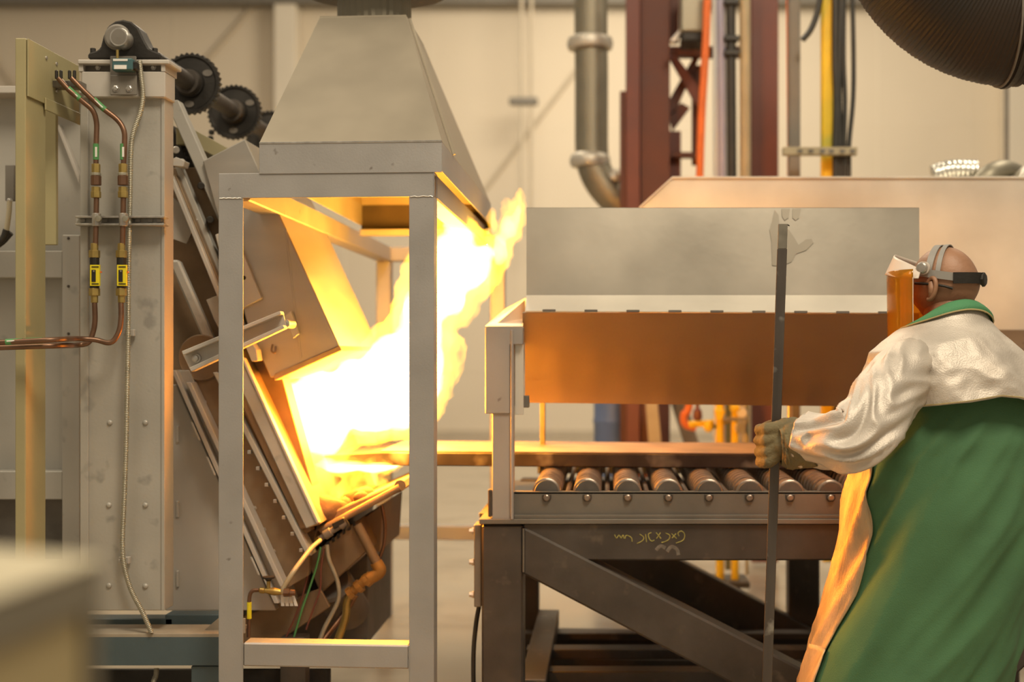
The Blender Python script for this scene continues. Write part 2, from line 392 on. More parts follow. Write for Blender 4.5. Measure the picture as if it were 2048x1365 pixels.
# column
fp('column', rect(174, 195, 326, 1222, YC, YC+.085, .003), 'furn')
fp('column_flange', rect(160, 195, 176, 1222, YC-.012, YC+.10, .002), 'furn')
fp('column_flange', rect(322, 195, 329, 1222, YC-.008, YC+.09, .002), 'furn')
fp('head_box', rect(162, 143, 330, 195, YC-.03, YC+.08, .004), 'furn_l')
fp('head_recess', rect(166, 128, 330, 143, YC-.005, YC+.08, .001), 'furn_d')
fp('head_end', rect(155, 119, 338, 128, YC-.04, YC+.10, .003), 'furn_l')
fp('head_stub', rect(157, 128, 166, 143, YC-.03, YC+.1, .001), 'furn_l')
fp('head_stub', rect(322, 128, 330, 143, YC-.03, YC+.1, .001), 'furn_l')
for x in (196, 307): fp('head_bolt', bolt(x, 135, YC-.006, .007), 'bolt')
for x, y in ((220, 846), (291, 846), (218, 1011), (291, 1011), (218, 1172), (291, 1173)):
    fp('button_bolt', lathe(P(x, y, YC), (0, -1, 0), [(0, .010), (.003, .010), (.006, .007), (.0075, .003)], 12), 'furn', smooth=50)
# body behind
body = [(345, 330), (452, 560), (520, 720), (622, 945), (660, 1040), (640, 1120), (560, 1222), (330, 1222), (330, 330)]
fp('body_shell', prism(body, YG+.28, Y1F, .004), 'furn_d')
fp('body_side', prism([(330, 335), (395, 335), (480, 540), (560, 740), (640, 1030), (600, 1222), (330, 1222)], YG+.16, YG+.28, .003), 'brown')
fp('side_wall', prism([(330, 770), (352, 770), (552, 1222), (330, 1222)], YG+.09, YG+.16, .003), 'furn_l')
for y in (875, 1025, 1165): fp('wall_tab', rect(352, y-22, 357, y+10, YG+.082, YG+.092, .001), 'furn_l')
fp('side_gusset', prism([(345, 395), (395, 440), (373, 488), (345, 478)], YG+.08, YG+.10, .001), 'furn')
fp('guide_tube', band((335, 520), (410, 690), 22, YG+.05, YG+.09, .008), 'furn')
fp('side_plate', prism([(412, 600), (437, 590), (480, 690), (470, 720), (428, 640)], YG+.06, YG+.09, .002), 'furn')
# sloped guides
fp('guide_flange', band((342, 741), (548, 1208), 9, YG, YG+.09, .002), 'furn_l')
for p in ((381, 845), (412, 915), (500, 1115)):
    fp('weld_patch', band(p, (p[0]+16, p[1]+36), 4, YG-.004, YG, .001), 'furn_l')
fp('guide_beam', band((352, 741), (557, 1208), 26, YG+.04, YG+.5, .002), 'furn')
fp('guide_flange', band((372, 765), (560, 1175), 10, YG-.01, YG+.06, .002), 'furn_l')
fp('cover_plate', prism([(385, 752), (432, 752), (618, 1110), (617, 1152), (568, 1181)], YG+.06, YG+.10, .002), 'brown')
for x, y in ((409, 805), (452, 905), (509, 1017), (528, 1060), (547, 1103)):
    fp('cover_bolt', bolt(x, y, YG+.06, .006), 'bolt')
fp('ribbed_edge', band((425, 745), (612, 1112), 12, YG+.0, YG+.09, .003), 'furn')
for i in range(9):
    t = i/8; x, y = 470+t*138, 838+t*262
    fp('edge_clip', rect(x-10, y-2, x-3, y+5, YG-.004, YG+.02, .001), 'bolt')
fp('recess_strip', prism([(440, 735), (470, 735), (622, 1062), (600, 1075)], YG+.05, YG+.12, .002), 'brown')
for i in range(7):
    t = i/6; fp('recess_bolt', bolt(487+t*106, 800+t*232, YG+.05, .005), 'bolt')
fp('jamb_channel', prism([(455, 690), (470, 692), (637, 1047), (612, 1058), (455, 720)], YG-.01, YG+.04, .003), 'furn')
fp('jamb_web', prism([(470, 700), (486, 725), (632, 1040), (612, 1055)], YG+.0, YG+.3, .003), 'brown')
fp('jamb_edge', band((481, 716), (632, 1047), 6, YG-.02, YG+.02, .002), 'furn_l')
fp('near_jamb', prism([(455, 650), (487, 725), (640, 1050), (600, 1060), (440, 720)], YG+.02, YG+.28, .004), 'jamb')
fp('lintel', prism([(400, 560), (462, 560), (560, 752), (505, 780)], YG+.28, Y1F, .003), 'jamb')
fp('glowing_chamber', prism([(470, 740), (506, 760), (618, 1000), (585, 1010)], YG+.30, Y1F-.2, .0), 'hotwall', label='white-hot glowing chamber mouth')
# upper inclined guides, chain run
fp('incline_beam', band((330, 200), (445, 460), 26, YG+.10, YG+.16, .003), 'furn')
fp('chain_cover', prism([(345, 250), (352, 270), (470, 540), (470, 640), (440, 600), (345, 380)], YG+.22, YG+.30, .002), 'black')
fp('rail_light', band((335, 350), (465, 668), 9, YG+.02, YG+.05, .002), 'furn_l')
fp('rail_web', band((344, 350), (474, 668), 8, YG+.05, YG+.12, .002), 'brown')
fp('rail_far', band((350, 335), (480, 653), 12, YG+.09, YG+.14, .002), 'furn')
for x, y in ((352, 300), (364, 325), (402, 372), (420, 440)):
    fp('cam_roller', cyl(P(x, y, YG+.06), P(x, y, YG+.2), .014, 14, ch=.003), 'bolt' if y < 330 else 'black')
fp('latch_block', prism([(345, 318), (352, 314), (370, 322), (366, 334), (346, 332)], YG+.02, YG+.08, .002), 'furn_l')
fp('tag_block', prism([(398, 432), (411, 438), (408, 446), (396, 440)], YG+.15, YG+.2, .001), 'beige')
for i in range(30):
    t = i/29; x, y = 358+t*100, 275+t*230
    fp('chain_link', prism([(x-5, y-4), (x+5, y-4), (x+7, y+5), (x-3, y+5)], YG+.185, YG+.215, .003), 'black')
# door
dor = fp('door', prism([(405, 322), (490, 278), (680, 695), (541, 757), (497, 660)], YG+.08, 5.78, .004), 'sheet', label='raised grey sheet metal furnace door')
def sub(name, bm, m, par, **k): return obj(name, bm, M[m], par, **k)
sub('door_lining', prism([(549, 748), (678, 691), (683, 702), (548, 762)], YG+.075, 5.79, .003), 'jamb', dor)
sub('door_fold', prism([(569, 458), (573, 458), (604, 716), (600, 718)], YG+.078, YG+.085, .001), 'sheet', dor)
sub('door_plate', prism([(430, 470), (465, 455), (523, 597), (470, 625)], YG+.055, YG+.08, .002), 'furn_l', dor)
sub('plate_hole', cyl(P(488, 556, YG+.053), P(488, 556, YG+.06), .008, 14), 'black', dor)
sub('hinge_pad', prism([(569, 632), (582, 622), (598, 668), (586, 678)], YG+.05, YG+.08, .002), 'furn_l', dor)
sub('pull_hook', tube([P(545, 690, YG+.07), P(543, 702, YG+.05), P(550, 706, YG+.05), P(551, 694, YG+.07)], .004, 8), 'brown', dor)
# lifting arm channel
arm = fp('lift_arm', prism([(364, 706), (566, 626), (572, 652), (380, 740)], 4.60, 4.61, .001), 'furn_l', label='light grey channel lift arm bolted to the door')
sub('arm_flange', prism([(363, 703), (560, 622), (562, 629), (366, 711)], 4.56, 4.61, .002), 'furn_l', arm)
sub('arm_flange', prism([(378, 736), (566, 650), (569, 657), (382, 744)], 4.56, 4.61, .002), 'furn_l', arm)
sub('arm_pin', lathe(P(393, 717, 4.60), (0, -1, 0), [(0, .017), (.006, .017), (.007, .011), (.02, .011), (.022, .005)], 20), 'bolt', arm)
sub('arm_pin', lathe(P(571, 648, 4.62), (0, -1, 0), [(-.1, .016), (.006, .016), (.007, .01), (.012, .01)], 20), 'bolt', arm)
fp('cam_disc', lathe(P(402, 716, YG+.05), (0, -1, 0), [(-.02, .088), (0, .088), (.004, .084), (.002, .080), (.0, .02)], 40), 'brown', smooth=30)
fp('bracket_knuckle', prism([(489, 690), (503, 686), (513, 700), (516, 722), (503, 724)], YG-.02, YG+.05, .003), 'furn')
# sprockets, shaft, bearing
GY = [5.5, 6.16]
g1 = P(378, 166, 5.38); g2 = P(473, 227, 6.03)
sx, sz = (g1.x+g2.x)/2, (g1.z+g2.z)/2
fp('shaft', lathe((sx, YC+.1, sz), (0, 1, 0), [(0, .036), (2.3, .036)], 24), 'dark', smooth=30)
def sprocket(Y):
    bm = BM(); n = 34; seg = n*4
    prof = []
    for (d, r, tooth) in ((-.014, .03, 0), (-.014, .055, 0), (-.03, .055, 0), (-.03, .06, 0), (-.014, .062, 0), (-.012, .105, 0), (-.018, .112, 0), (-.018, .128, 1), (.018, .128, 1), (.018, .10, 0), (.012, .04, 0)):
        ring = []
        for j in range(seg):
            a = 2*PI*j/seg; r2 = r-(.009*(.5-.5*math.cos(j*PI/2)) if tooth else 0)
            ring.append(bm.verts.new((sx+r2*math.cos(a), Y+d, sz+r2*math.sin(a))))
        prof.append(ring)
    for a, b in zip(prof, prof[1:]):
        for j in range(seg): bm.faces.new((a[j], a[(j+1) % seg], b[(j+1) % seg], b[j]))
    return bm
for Y in (5.38, 6.03, 6.68):
    s = fp('sprocket', sprocket(Y), 'black', smooth=35)
    sub('hub', lathe((sx, Y-.06, sz), (0, 1, 0), [(0, .05), (.03, .056), (.06, .056)], 24), 'dark', s, smooth=30)
    for k in range(3):
        a = .5+k*2*PI/3
        c = Vector((sx+.086*math.cos(a), Y-.017, sz+.086*math.sin(a)))
        bm = lathe(c, (0, 1, 0), [(0, .014), (.006, .012)], 12)
        for v in bm.verts: v.co.x = c.x+(v.co.x-c.x)*1.5
        sub('web_window', bm, 'furn_d', s)
    # hanging chain from the sprocket
    for k in range(10):
        p = Vector((sx-.11-.004*k, Y, sz-.09-.028*k))
        sub('chain_link', boxw(p.x-.011, p.x+.011, Y-.012, Y+.012, p.z-.012, p.z+.010, .004), 'black', s)
br = fp('pillow_block', prism([(175, 118), (175, 106), (192, 101), (200, 96), (206, 72), (215, 52), (230, 42), (245, 39), (262, 43), (276, 55), (288, 80), (297, 96), (306, 101), (322, 107), (322, 118)], YC-.035, YC+.06, .006), 'black', label='black cast pillow block bearing')
bc = P(240, 78, YC-.06); 
sub('bearing_ring', lathe((P(243,80,YC).x, YC-.05, P(243,80,YC).z), (0, 1, 0), [(0, .038), (.006, .046), (.05, .048)], 36), 'postg', br, smooth=35)
sub('shaft_cap', lathe((P(237,74,YC-.09).x, YC-.09, P(237,74,YC-.09).z), (0, 1, 0), [(0, .026), (0, .031), (.005, .034), (.08, .034)], 36), 'bolt', br, smooth=35)
sub('cap_face', lathe((P(237,74,YC-.09).x, YC-.091, P(237,74,YC-.09).z), (0, 1, 0), [(0, .003), (.001, .027), (.004, .027)], 32), 'postg', br)
for x in (186, 310): sub('base_bolt', cyl(P(x, 110, YC), P(x, 97, YC), .010, 6), 'black', br)
# sensor on bracket
sen = fp('sensor_bracket', rect(220, 150, 273, 190, YC-.06, YC-.052, .002), 'postg')
sub('bracket_face', rect(220, 112, 272, 153, YC-.055, YC-.048, .002), 'postg', sen)
for x in (232, 259): sub('bracket_bolt', bolt(x, 177, YC-.06, .009, .007), 'bolt', sen)
sub('sensor', rect(223, 116, 265, 141, YC-.095, YC-.058, .005), 'teal', sen, label='dark teal position sensor')
sub('sensor_end', rect(263, 122, 273, 140, YC-.09, YC-.058, .005), 'black', sen)
sub('sensor_print', rect(228, 130, 253, 138, YC-.0965, YC-.094, 0), 'white', sen)
sub('sensor_print', rect(226, 118, 255, 122, YC-.0965, YC-.094, 0), 'white', sen)
sub('sensor_stem', cyl(P(235, 117, YC-.08), P(235, 100, YC-.08), .005, 10), 'brass', sen)
# shell at far left
fp('shell_panel', rect(-160, 186, 165, 1300, YG+.22, YG+.26, .002), 'furn')
fp('shell_top', rect(-160, 172, 165, 186, YG+.10, YG+.26, .002), 'furn_l')
fp('shell_stile', rect(124, 470, 160, 1222, YG+.12, YG+.22, .003), 'furn')
fp('shell_rail', rect(-160, 502, 125, 556, YG+.14, YG+.22, .003), 'furn')
fp('shell_rail', rect(-160, 943, 125, 1000, YG+.14, YG+.22, .003), 'furn')
fp('shell_brace', prism([(112, 250), (118, 250), (158, 350), (158, 368)], YG+.19, YG+.22, .001), 'furn_l')
for y in (477, 573, 668): fp('stile_screw', bolt(137, y, YG+.12, .004, .003), 'dark')
fp('recess_shade_sheet', rect(-160, 1000, 125, 1120, YG+.205, YG+.22, .0), 'furn_d')  # upright dark sheet standing in for shade in the recess
# beam in beige running back at the top
fp('rear_beam', boxw(P(352, 260, 5.0).x, P(352, 260, 5.0).x+.06, 5.0, 6.5, P(352, 290, 5.0).z, P(352, 256, 5.0).z, .003), 'beige')
# sill tray under the mouth
sill = fp('sill_tray', prism([(617, 1045), (796, 966), (806, 982), (628, 1066)], 5.0, 5.9, .006), 'jamb', label='tilted refractory sill under the flames')
sub('rim_tube', tube([P(800, 972, 4.99), P(800, 972, 5.4), P(800, 972, 5.92)], .022, 14, k=0), 'brown', sill, smooth=40)
sub('near_rim', tube([P(640, 1062, 4.985), P(800, 975, 4.985)], .014, 12, k=0), 'jamb', sill, smooth=40)
rnd = random.Random(3)
for i in range(34):
    t = rnd.random()**1.5; Y = rnd.uniform(5.05, 5.3) if i < 18 else rnd.uniform(5.3, 5.8); x, y = 640+t*100, 1030-t*42
    c = P(x, y, Y); s = rnd.uniform(.03, .05)+(.03 if t < .3 else 0)
    bm = BM(); bmesh.ops.create_icosphere(bm, subdivisions=2, radius=s)
    for v in bm.verts:
        v.co *= 1+.35*noise.noise(v.co*22+Vector((i*3, 0, 0))); v.co.z *= .8; v.co += c
    sub('fibre_lump', bm, 'wood', sill, smooth=60)
fp('far_jamb', prism([(560, 752), (628, 905), (690, 1020), (640, 1050), (505, 770)], Y1F-.22, Y1F, .004), 'jamb')
bx = fp('burner_box', prism([(612, 1118), (708, 1046), (734, 1103), (640, 1190)], 5.02, 5.75, .004), 'brown', label='orange-lit burner box below the sill')
sub('box_side', prism([(712, 1048), (766, 1008), (760, 1105), (735, 1100)], 5.25, 5.75, .003), 'brown', bx)
for i in range(6):
    x, y = 652+i*10.5, 1086-i*8
    sub('cooling_slot', prism([(x, y), (x+4, y-3), (x+6, y+6), (x+2, y+9)], 5.005, 5.022, .001), 'black', bx)
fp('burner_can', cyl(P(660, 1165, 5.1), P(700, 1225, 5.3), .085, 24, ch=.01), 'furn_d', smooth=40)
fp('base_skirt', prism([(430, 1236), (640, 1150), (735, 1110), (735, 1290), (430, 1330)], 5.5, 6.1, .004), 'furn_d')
fp('base_leg', rect(684, 1180, 728, 1285, 5.7, 5.8, .003), 'postg')
fp('cross_plate', prism([(440, 1262), (487, 1232), (640, 1178), (660, 1215), (520, 1310), (440, 1330)], 4.98, 5.0, .003), 'brown')

# burner pipework
gp = thing('burner_pipe', 'rusty elbowed burner pipe under the orange-lit box', 'pipe', P(755, 1130, 5.0))
obj('down_pipe', tube([P(714, 1050, 5.0), P(735, 1090, 5.0), P(755, 1130, 5.0)], .019, 14, k=0), M['brown'], gp, 40)
obj('elbow', tube([P(752, 1125, 5.0), P(760, 1142, 5.0), P(750, 1152, 5.0), P(738, 1158, 5.0)], .024, 14), M['opipe'], gp, 40)
obj('lower_pipe', tube([P(742, 1150, 5.0), P(702, 1187, 5.0)], .018, 14, k=0), M['opipe'], gp, 40)
for x, y in ((738, 1158), (722, 1170), (706, 1184)):
    obj('union_nut', lathe(P(x, y, 5.0), P(x-8, y+7, 5.0)-P(x, y, 5.0), [(0, .026), (.02, .026)], 8), M['opipe'], gp)
obj('drop_pipe', tube([P(703, 1184, 5.0), P(694, 1205, 5.0), P(690, 1240, 5.0), P(668, 1300, 5.0)], .015, 12), M['brass'], gp, 40)
obj('side_branch', tube([P(640, 1290, 5.0), P(690, 1225, 5.1), P(712, 1190, 5.1)], .012, 12), M['copper'], gp, 40)
ig = thing('igniter', 'dark igniter plug with springs at the head of two hoses', 'igniter', P(655, 1068, 4.96))
d = P(690, 1045, 4.96)-P(640, 1078, 4.96)
obj('plug_body', lathe(P(640, 1078, 4.94), d, [(0, .010), (.02, .012), (.022, .018), (.05, .018), (.052, .013), (.09, .013), (.092, .02), (.12, .02)], 14), M['postg'], ig, 30)
obj('plug_nut', lathe(P(632, 1083, 4.94), d, [(0, .014), (.018, .014)], 6), M['brass'], ig)
obj('clip', tube([P(690, 1040, 4.93), P(697, 1052, 4.93), P(692, 1060, 4.93)], .006, 8), M['black'], ig)
obj('cover', prism([(663, 1048), (686, 1036), (692, 1046), (668, 1060)], 4.92, 4.95, .003), M['black'], ig)
def hose(name, label, pts, r, m, Y=4.93, cat='hose', group=None, seg=10):
    pp = [P(p[0], p[1], p[2] if len(p) > 2 else Y) for p in pts]
    o = obj(name, tube(pp, r, seg), M[m], smooth=60, origin=pp[-1]); return tagp(o, label, cat, group)
hose('braided_hose', 'pale hose curving from igniter down left to brass valve', [(640, 1082, 4.9), (622, 1098, 4.8), (590, 1140, 4.68), (568, 1175, 4.66), (566, 1188, 4.66)], .009, 'tanp')
hose('braided_hose', 'pale hose hanging from igniter in a long curve to the right', [(654, 1090), (658, 1120), (674, 1160), (678, 1195), (666, 1225), (650, 1255), (636, 1290)], .0085, 'conduit')
hose('wire', 'green wire hanging below the igniter', [(641, 1095), (634, 1130), (618, 1180), (604, 1220), (588, 1275)], .004, 'green', cat='wire')
hose('wire', 'dark red wire hanging left of the green wire', [(622, 1100), (617, 1140), (606, 1190), (590, 1235), (570, 1280)], .0035, 'redl', cat='wire')
hose('wire', 'dark red wire hanging right of the green wire', [(648, 1098), (642, 1140), (640, 1180), (628, 1215), (612, 1260)], .0035, 'redl', cat='wire')
hose('supply_hose', 'orange-lit hose looping down right side of the burner box', [(764, 1012), (770, 1050), (768, 1090), (758, 1120)], .007, 'copper', 5.1)
vl = thing('brass_valve', 'small brass valve with black knob beside the sloped guides', 'valve', P(537, 1185, 4.66))
obj('valve_body', lathe(P(518, 1181, 4.66), (1, 0, -.08), [(0, .006), (.005, .011), (.02, .011), (.022, .008), (.05, .014), (.06, .014), (.085, .008), (.1, .013), (.12, .013)], 14), M['brass'], vl, 30)
obj('stem', cyl(P(537, 1181, 4.66), P(537, 1160, 4.66), .007, 10), M['brass'], vl)
obj('knob', lathe(P(537, 1163, 4.66), (0, 0, 1), [(0, .008), (.008, .014), (.010, .023), (.016, .023)], 16), M['black'], vl, 30)
obj('side_plug', lathe(P(568, 1186, 4.65), (1, 0, 0), [(0, .015), (.02, .015), (.022, .011), (.04, .011)], 8), M['copper'], vl)
for k in range(4): obj('paper_tag', prism([(562+k*7, 1190), (567+k*7, 1190), (569+k*9, 1213), (562+k*9, 1213)], 4.66+k*.004, 4.661+k*.004, 0), M['white'], vl)
obj('copper_tail', tube([P(518, 1181, 4.66), P(505, 1183, 4.66), P(499, 1195, 4.66), P(498, 1230, 4.66), P(497, 1275, 4.66)], .007, 10), M['copper'], vl, 60)
obj('yellow_sleeve', cyl(P(498.5, 1205, 4.66), P(498.5, 1238, 4.66), .0085, 12), M['yellow'], vl)

# ------------------------------------------------------------------ blue base
bl = thing('base_frame', 'blue-grey painted steel base frame beneath the furnace', 'base frame', P(300, 1511, 4.6)*1.0)
obj('front_beam', rect(-200, 1275, 470, 1332, 4.56, 4.57, .001), M['blue'], bl)
obj('beam_top', rect(-200, 1268, 470, 1276, 4.56, 4.72, .002), M['tan'], bl)
obj('rear_beam', rect(-200, 1238, 345, 1276, 4.78, 4.86, .003), M['blue'], bl)
obj('rear_beam', rect(330, 1230, 470, 1276, 4.78, 4.86, .003), M['blue'], bl)
obj('gusset', prism([(400, 1268), (436, 1238), (490, 1238), (490, 1268)], 4.62, 4.63, .001), M['tan'], bl)
obj('leg', rect(382, 1333, 440, 1555, 4.57, 4.66, .003), M['blue'], bl)
obj('leg', rect(-150, 1333, -90, 1555, 4.57, 4.66, .003), M['blue'], bl)
obj('leg', rect(560, 1276, 610, 1511, 4.92, 5.0, .003), M['dark'], bl)
obj('leg', rect(-100, 1276, -50, 1511, 4.92, 5.0, .003), M['blue'], bl)
obj('void_sheet', rect(-200, 1340, 660, 1500, 5.05, 5.07, .001), M['black'], bl)  # black sheet added for the dark void under the base

# ------------------------------------------------------------------ beige post
bp = thing('support_post', 'olive beige steel support post at the left with bolted top plate', 'post', P(60, 1632, 4.3))
obj('post', rect(30, 76, 51, 1300, 4.30, 4.46, .003), M['beige'], bp)
xx = P(52, 75, 4.30)
obj('top_plate', boxw(xx.x+.001, xx.x+.006, 4.305, 4.735, P(52, 192, 4.3).z, xx.z-.002, .001), M['beige'], bp)
obj('rear_flange', rect(84, 200, 112, 490, 4.66, 4.68, .002), M['beige'], bp)
obj('cross_tie', boxw(xx.x+.006, xx.x+.012, 4.43, 4.735, P(52, 206, 4.3).z, P(52, 180, 4.3).z, .002), M['beige'], bp)
obj('foot', rect(22, 1300, 70, 1630, 4.29, 4.47, .003), M['beige'], bp)
for x, y, Y in ((88, 116, 4.445), (110, 128, 4.53), (108, 182, 4.53)):
    c = P(x, y, Y); c.x = xx.x+.006
    obj('plate_bolt', lathe(c, (1, 0, 0), [(0, .007), (.004, .006)], 8), M['bolt'], bp)

def PS(x, y, Y): return P(x, y, Y-.12)
def rectS(x0, y0, x1, y1, Y0, Y1, bv=.002): return rect(x0, y0, x1, y1, Y0-.12, Y1-.12, bv)
def boltS(x, y, Y, *a): return bolt(x, y, Y-.12, *a)
# ------------------------------------------------------------------ copper lines with flow meters
strut = thing('strut_channel', 'slotted steel strut holding both copper lines to the column', 'strut', PS(240, 452, 4.68))
obj('channel', rectS(150, 432, 328, 436, 4.66, 4.71, .001), M['bolt'], strut)
obj('channel', rectS(150, 447, 328, 451, 4.66, 4.71, .001), M['bolt'], strut)
obj('channel_back', rectS(152, 432, 328, 451, 4.70, 4.712, .001), M['furn'], strut)
for x in (165, 210, 275, 300, 318): obj('slot', rectS(x-5, 438, x+5, 445, 4.695, 4.70, .001), M['furn_l'], strut)
def copper(xc, pts_top, pts_bot, label, dx):
    t = thing('copper_line', label, 'pipe', PS(xc, 690, 4.63), 'copper lines on the furnace column')
    Y = 4.64
    obj('upper_pipe', tube([PS(p[0], p[1], p[2]) for p in pts_top], .0095, 12, k=4), M['copper'], t, 60)
    obj('mid_pipe', cyl(PS(xc+1, 395, Y), PS(xc-1, 490, Y), .0095, 12), M['copper'], t, 60)
    obj('lower_pipe', tube([PS(p[0], p[1], p[2]) for p in pts_bot], .0095, 12, k=5), M['copper'], t, 60)
    def fit(y0, y1, r, m, n, seg=6):
        return obj(n, cyl(PS(xc, y0, Y), PS(xc, y1, Y), r, seg, ch=.0015), M[m], t)
    fit(328, 346, .015, 'brass', 'brass_nut'); fit(346, 352, .0175, 'conduit', 'collar_ring', 14)
    fit(352, 371, .0185, 'copper', 'coupling', 14); fit(374, 384, .0155, 'brass', 'brass_nut'); fit(383, 396, .0175, 'brass', 'brass_nut')
    xc -= 3
    fit(487, 502, .013, 'brass', 'brass_nut'); fit(501, 516, .0195, 'brass', 'brass_nut')
    fm = fit(515, 578, .0165, 'black', 'flow_meter', 16)
    for n, x0, x1, y0, y1, m, d in (('yellow_label', -9, 10, 530, 572, 'yellow', 0), ('sight_window', -6, 2, 540, 564, 'black', .002), ('window_highlight', -3, 0, 541, 544, 'conduit', .003), ('label_print', -6, 8, 533, 535, 'black', .002), ('label_print', -6, 8, 567, 569, 'black', .002)):
        obj(n, rectS(xc+x0, y0, xc+x1, y1, Y-.019-d, Y-.01, .0), M[m], fm)
    obj('red_pointer', rectS(xc+10, 543, xc+14, 546, Y-.016, Y-.01, 0), M['orange'], fm)
    fit(577, 592, .0195, 'brass', 'brass_nut'); fit(591, 606, .0125, 'brass', 'brass_nut')
    xc += 3
    cl = obj('pipe_clamp', cyl(PS(xc+1, 427, Y), PS(xc+1, 453, Y), .0155, 16, ch=.002), M['bolt'], t)
    obj('clamp_screw', lathe(PS(xc+6, 438, Y-.014), (0, -1, 0), [(0, .011), (.01, .011), (.011, .006)], 12), M['conduit'], cl)
    for yy, xx2 in ((290, xc), ):
        obj('green_label', cyl(PS(xx2, 288, Y), PS(xx2, 320, Y), .0102, 14), M['green'], t)
        obj('label_print', rectS(xx2-2, 294, xx2+2, 314, Y-.0112, Y-.0095, 0), M['white'], t)
    return t
top1 = [(117, 157, 4.60), (140, 182, 4.60), (168, 205, 4.62), (186, 222, 4.63), (193, 245, 4.64), (193, 270, 4.64), (192, 300, 4.64), (192, 330, 4.64)]
top2 = [(143, 156, 4.60), (170, 184, 4.61), (205, 216, 4.63), (235, 240, 4.64), (248, 262, 4.64), (249, 290, 4.64), (247, 330, 4.64)]
bot1 = [(189, 604, 4.64), (190, 640, 4.64), (186, 665, 4.64), (176, 686, 4.63), (150, 691, 4.60), (110, 692, 4.38), (-40, 697, 4.36), (-600, 716, 4.3)]
bot2 = [(242, 604, 4.64), (242, 640, 4.63), (236, 668, 4.62), (220, 686, 4.61), (190, 680, 4.60), (150, 678, 4.55), (110, 680, 4.34), (-40, 687, 4.32), (-600, 708, 4.2)]
c1 = copper(192, top1, bot1, 'left copper line with yellow flow meter on the column', 0)
c2 = copper(246, top2, bot2, 'right copper line with yellow flow meter on the column', 0)
def sleeve(a, b, t, par, r=.0105):
    obj('green_label', cyl(a, b, r, 14), M['green'], par)
    m1 = a.lerp(b, .12); m2 = a.lerp(b, .88); off = Vector((0, -.009, .002))
    obj('label_print', tube([m1+off, m2+off], .0028, 6, k=0), M['white'], par)
sleeve(PS(136, 177, 4.600), PS(160, 198, 4.613), 0, c1); sleeve(PS(187, 199, 4.622), PS(210, 220, 4.633), 0, c2)
sleeve(PS(45, 683, 4.332), PS(12, 684.6, 4.326), 0, c2); sleeve(PS(85, 681.2, 4.337), PS(52, 682.7, 4.333), 0, c2)
for par, xs in ((c1, (113, 122)), (c2, (139, 149))):
    for x in xs: obj('fitting_stud', cyl(PS(x, 158, 4.60), PS(x, 141, 4.60), .006, 8, ch=.002), M['black'], par)
tagp(obj('pipe_bracket', rectS(98, 161, 160, 174, 4.62, 4.68, .002), M['postg'], origin=PS(130, 174, 4.62)), 'short grey bracket behind the copper line tops', 'bracket')
cp = [(279, 122), (282, 150), (286, 190), (281, 225), (268, 262), (262, 300), (260, 400), (257, 560), (256, 690), (254, 800), (252, 900), (248, 1010), (245, 1080), (248, 1130), (262, 1180), (285, 1225), (303, 1266)]
cdt = thing('flexible_conduit', 'ribbed flexible conduit running down the furnace column', 'conduit', PS(303, 1268, 4.66))
obj('conduit', tube([PS(x, y, 4.675) for x, y in cp], .0088, 10, ribs=330, ribamp=.0011), M['conduit'], cdt, 0)
for y, x in ((666, 256), (1122, 246)):
    k = obj('conduit_clip', rectS(x-9, y-7, x+12, y+7, 4.69, 4.712, .002), M['furn_l'], cdt)
    obj('clip_screw', boltS(x-6, y, 4.69, .005, .004), M['bolt'], k)
tagp(obj('conduit_tail', tube([PS(313, 1338, 4.75), PS(312, 1352, 4.74), PS(305, 1380, 4.72), PS(300, 1500, 4.7)], .009, 10, ribs=60, ribamp=.001), M['conduit'], smooth=0, origin=PS(300, 1500, 4.7)), 'end of ribbed conduit hanging below the blue beam', 'conduit')
lg = thing('cable_lug', 'cream cable lug with black cables at the left edge', 'cable', P(10, 500, 4.8))
obj('lug_bracket', rect(10, 330, 28, 402, 4.84, 4.86, .002), M['postg'], lg)
obj('lug', tube([P(19, 402, 4.82), P(18, 425, 4.82), P(13, 462, 4.82)], .010, 10), M['cabtop'], lg, 50)
obj('lug_bolt', bolt(19, 402, 4.82, .008), M['bolt'], lg)
obj('cable', tube([P(13, 460, 4.82), P(4, 480, 4.82), P(-30, 510, 4.80), P(-90, 700, 4.8), P(-110, 1100, 4.8)], .013, 10), M['cable'], lg, 50)
obj('cable', tube([P(22, 466, 4.84), P(10, 480, 4.84), P(-30, 530, 4.82), P(-80, 720, 4.82), P(-90, 1100, 4.82)], .011, 10), M['cable'], lg, 50)

# ------------------------------------------------------------------ roller table
YT = 4.95
rt = thing('roller_table', 'dark steel roller conveyor table running right from the furnace', 'table', P(1300, 1511, YT))
def rp_(name, bm, m, **k): return obj(name, bm, M[m], rt, **k)
fy = 1512
rp_('leg', rect(963, 1050, 1046, fy, YT, YT+.15, .008), 'dark')
rp_('leg', rect(2120, 1122, 2200, fy, YT, YT+.15, .008), 'dark')
rp_('leg', boxw(P(1040, 1200, 6.5).x, P(1077, 1200, 6.5).x, 6.5, 6.62, 0, P(1040, 1122, 6.5).z, .008), 'dark')
rp_('leg', boxw(P(1578, 1200, 6.5).x, P(1640, 1200, 6.5).x, 6.5, 6.62, 0, P(1040, 1075, 6.5).z, .008), 'dark')
rp_('leg', boxw(P(2100, 1200, 6.5).x, P(2160, 1200, 6.5).x, 6.5, 6.62, 0, P(1040, 1075, 6.5).z, .008), 'dark')
beam = rp_('front_beam', rect(1046, 1047, 2300, 1122, YT+.005, YT+.14, .006), 'dark')
rp_('rear_beam', rect(1040, 960, 1950, 1035, 6.45, 6.58, .006), 'dark')
rp_('end_beam', boxw(P(963, 1050, YT).x, P(1046, 1050, YT).x, YT+.15, 6.5, P(963, 1122, YT).z, P(963, 1050, YT).z, .006), 'dark')
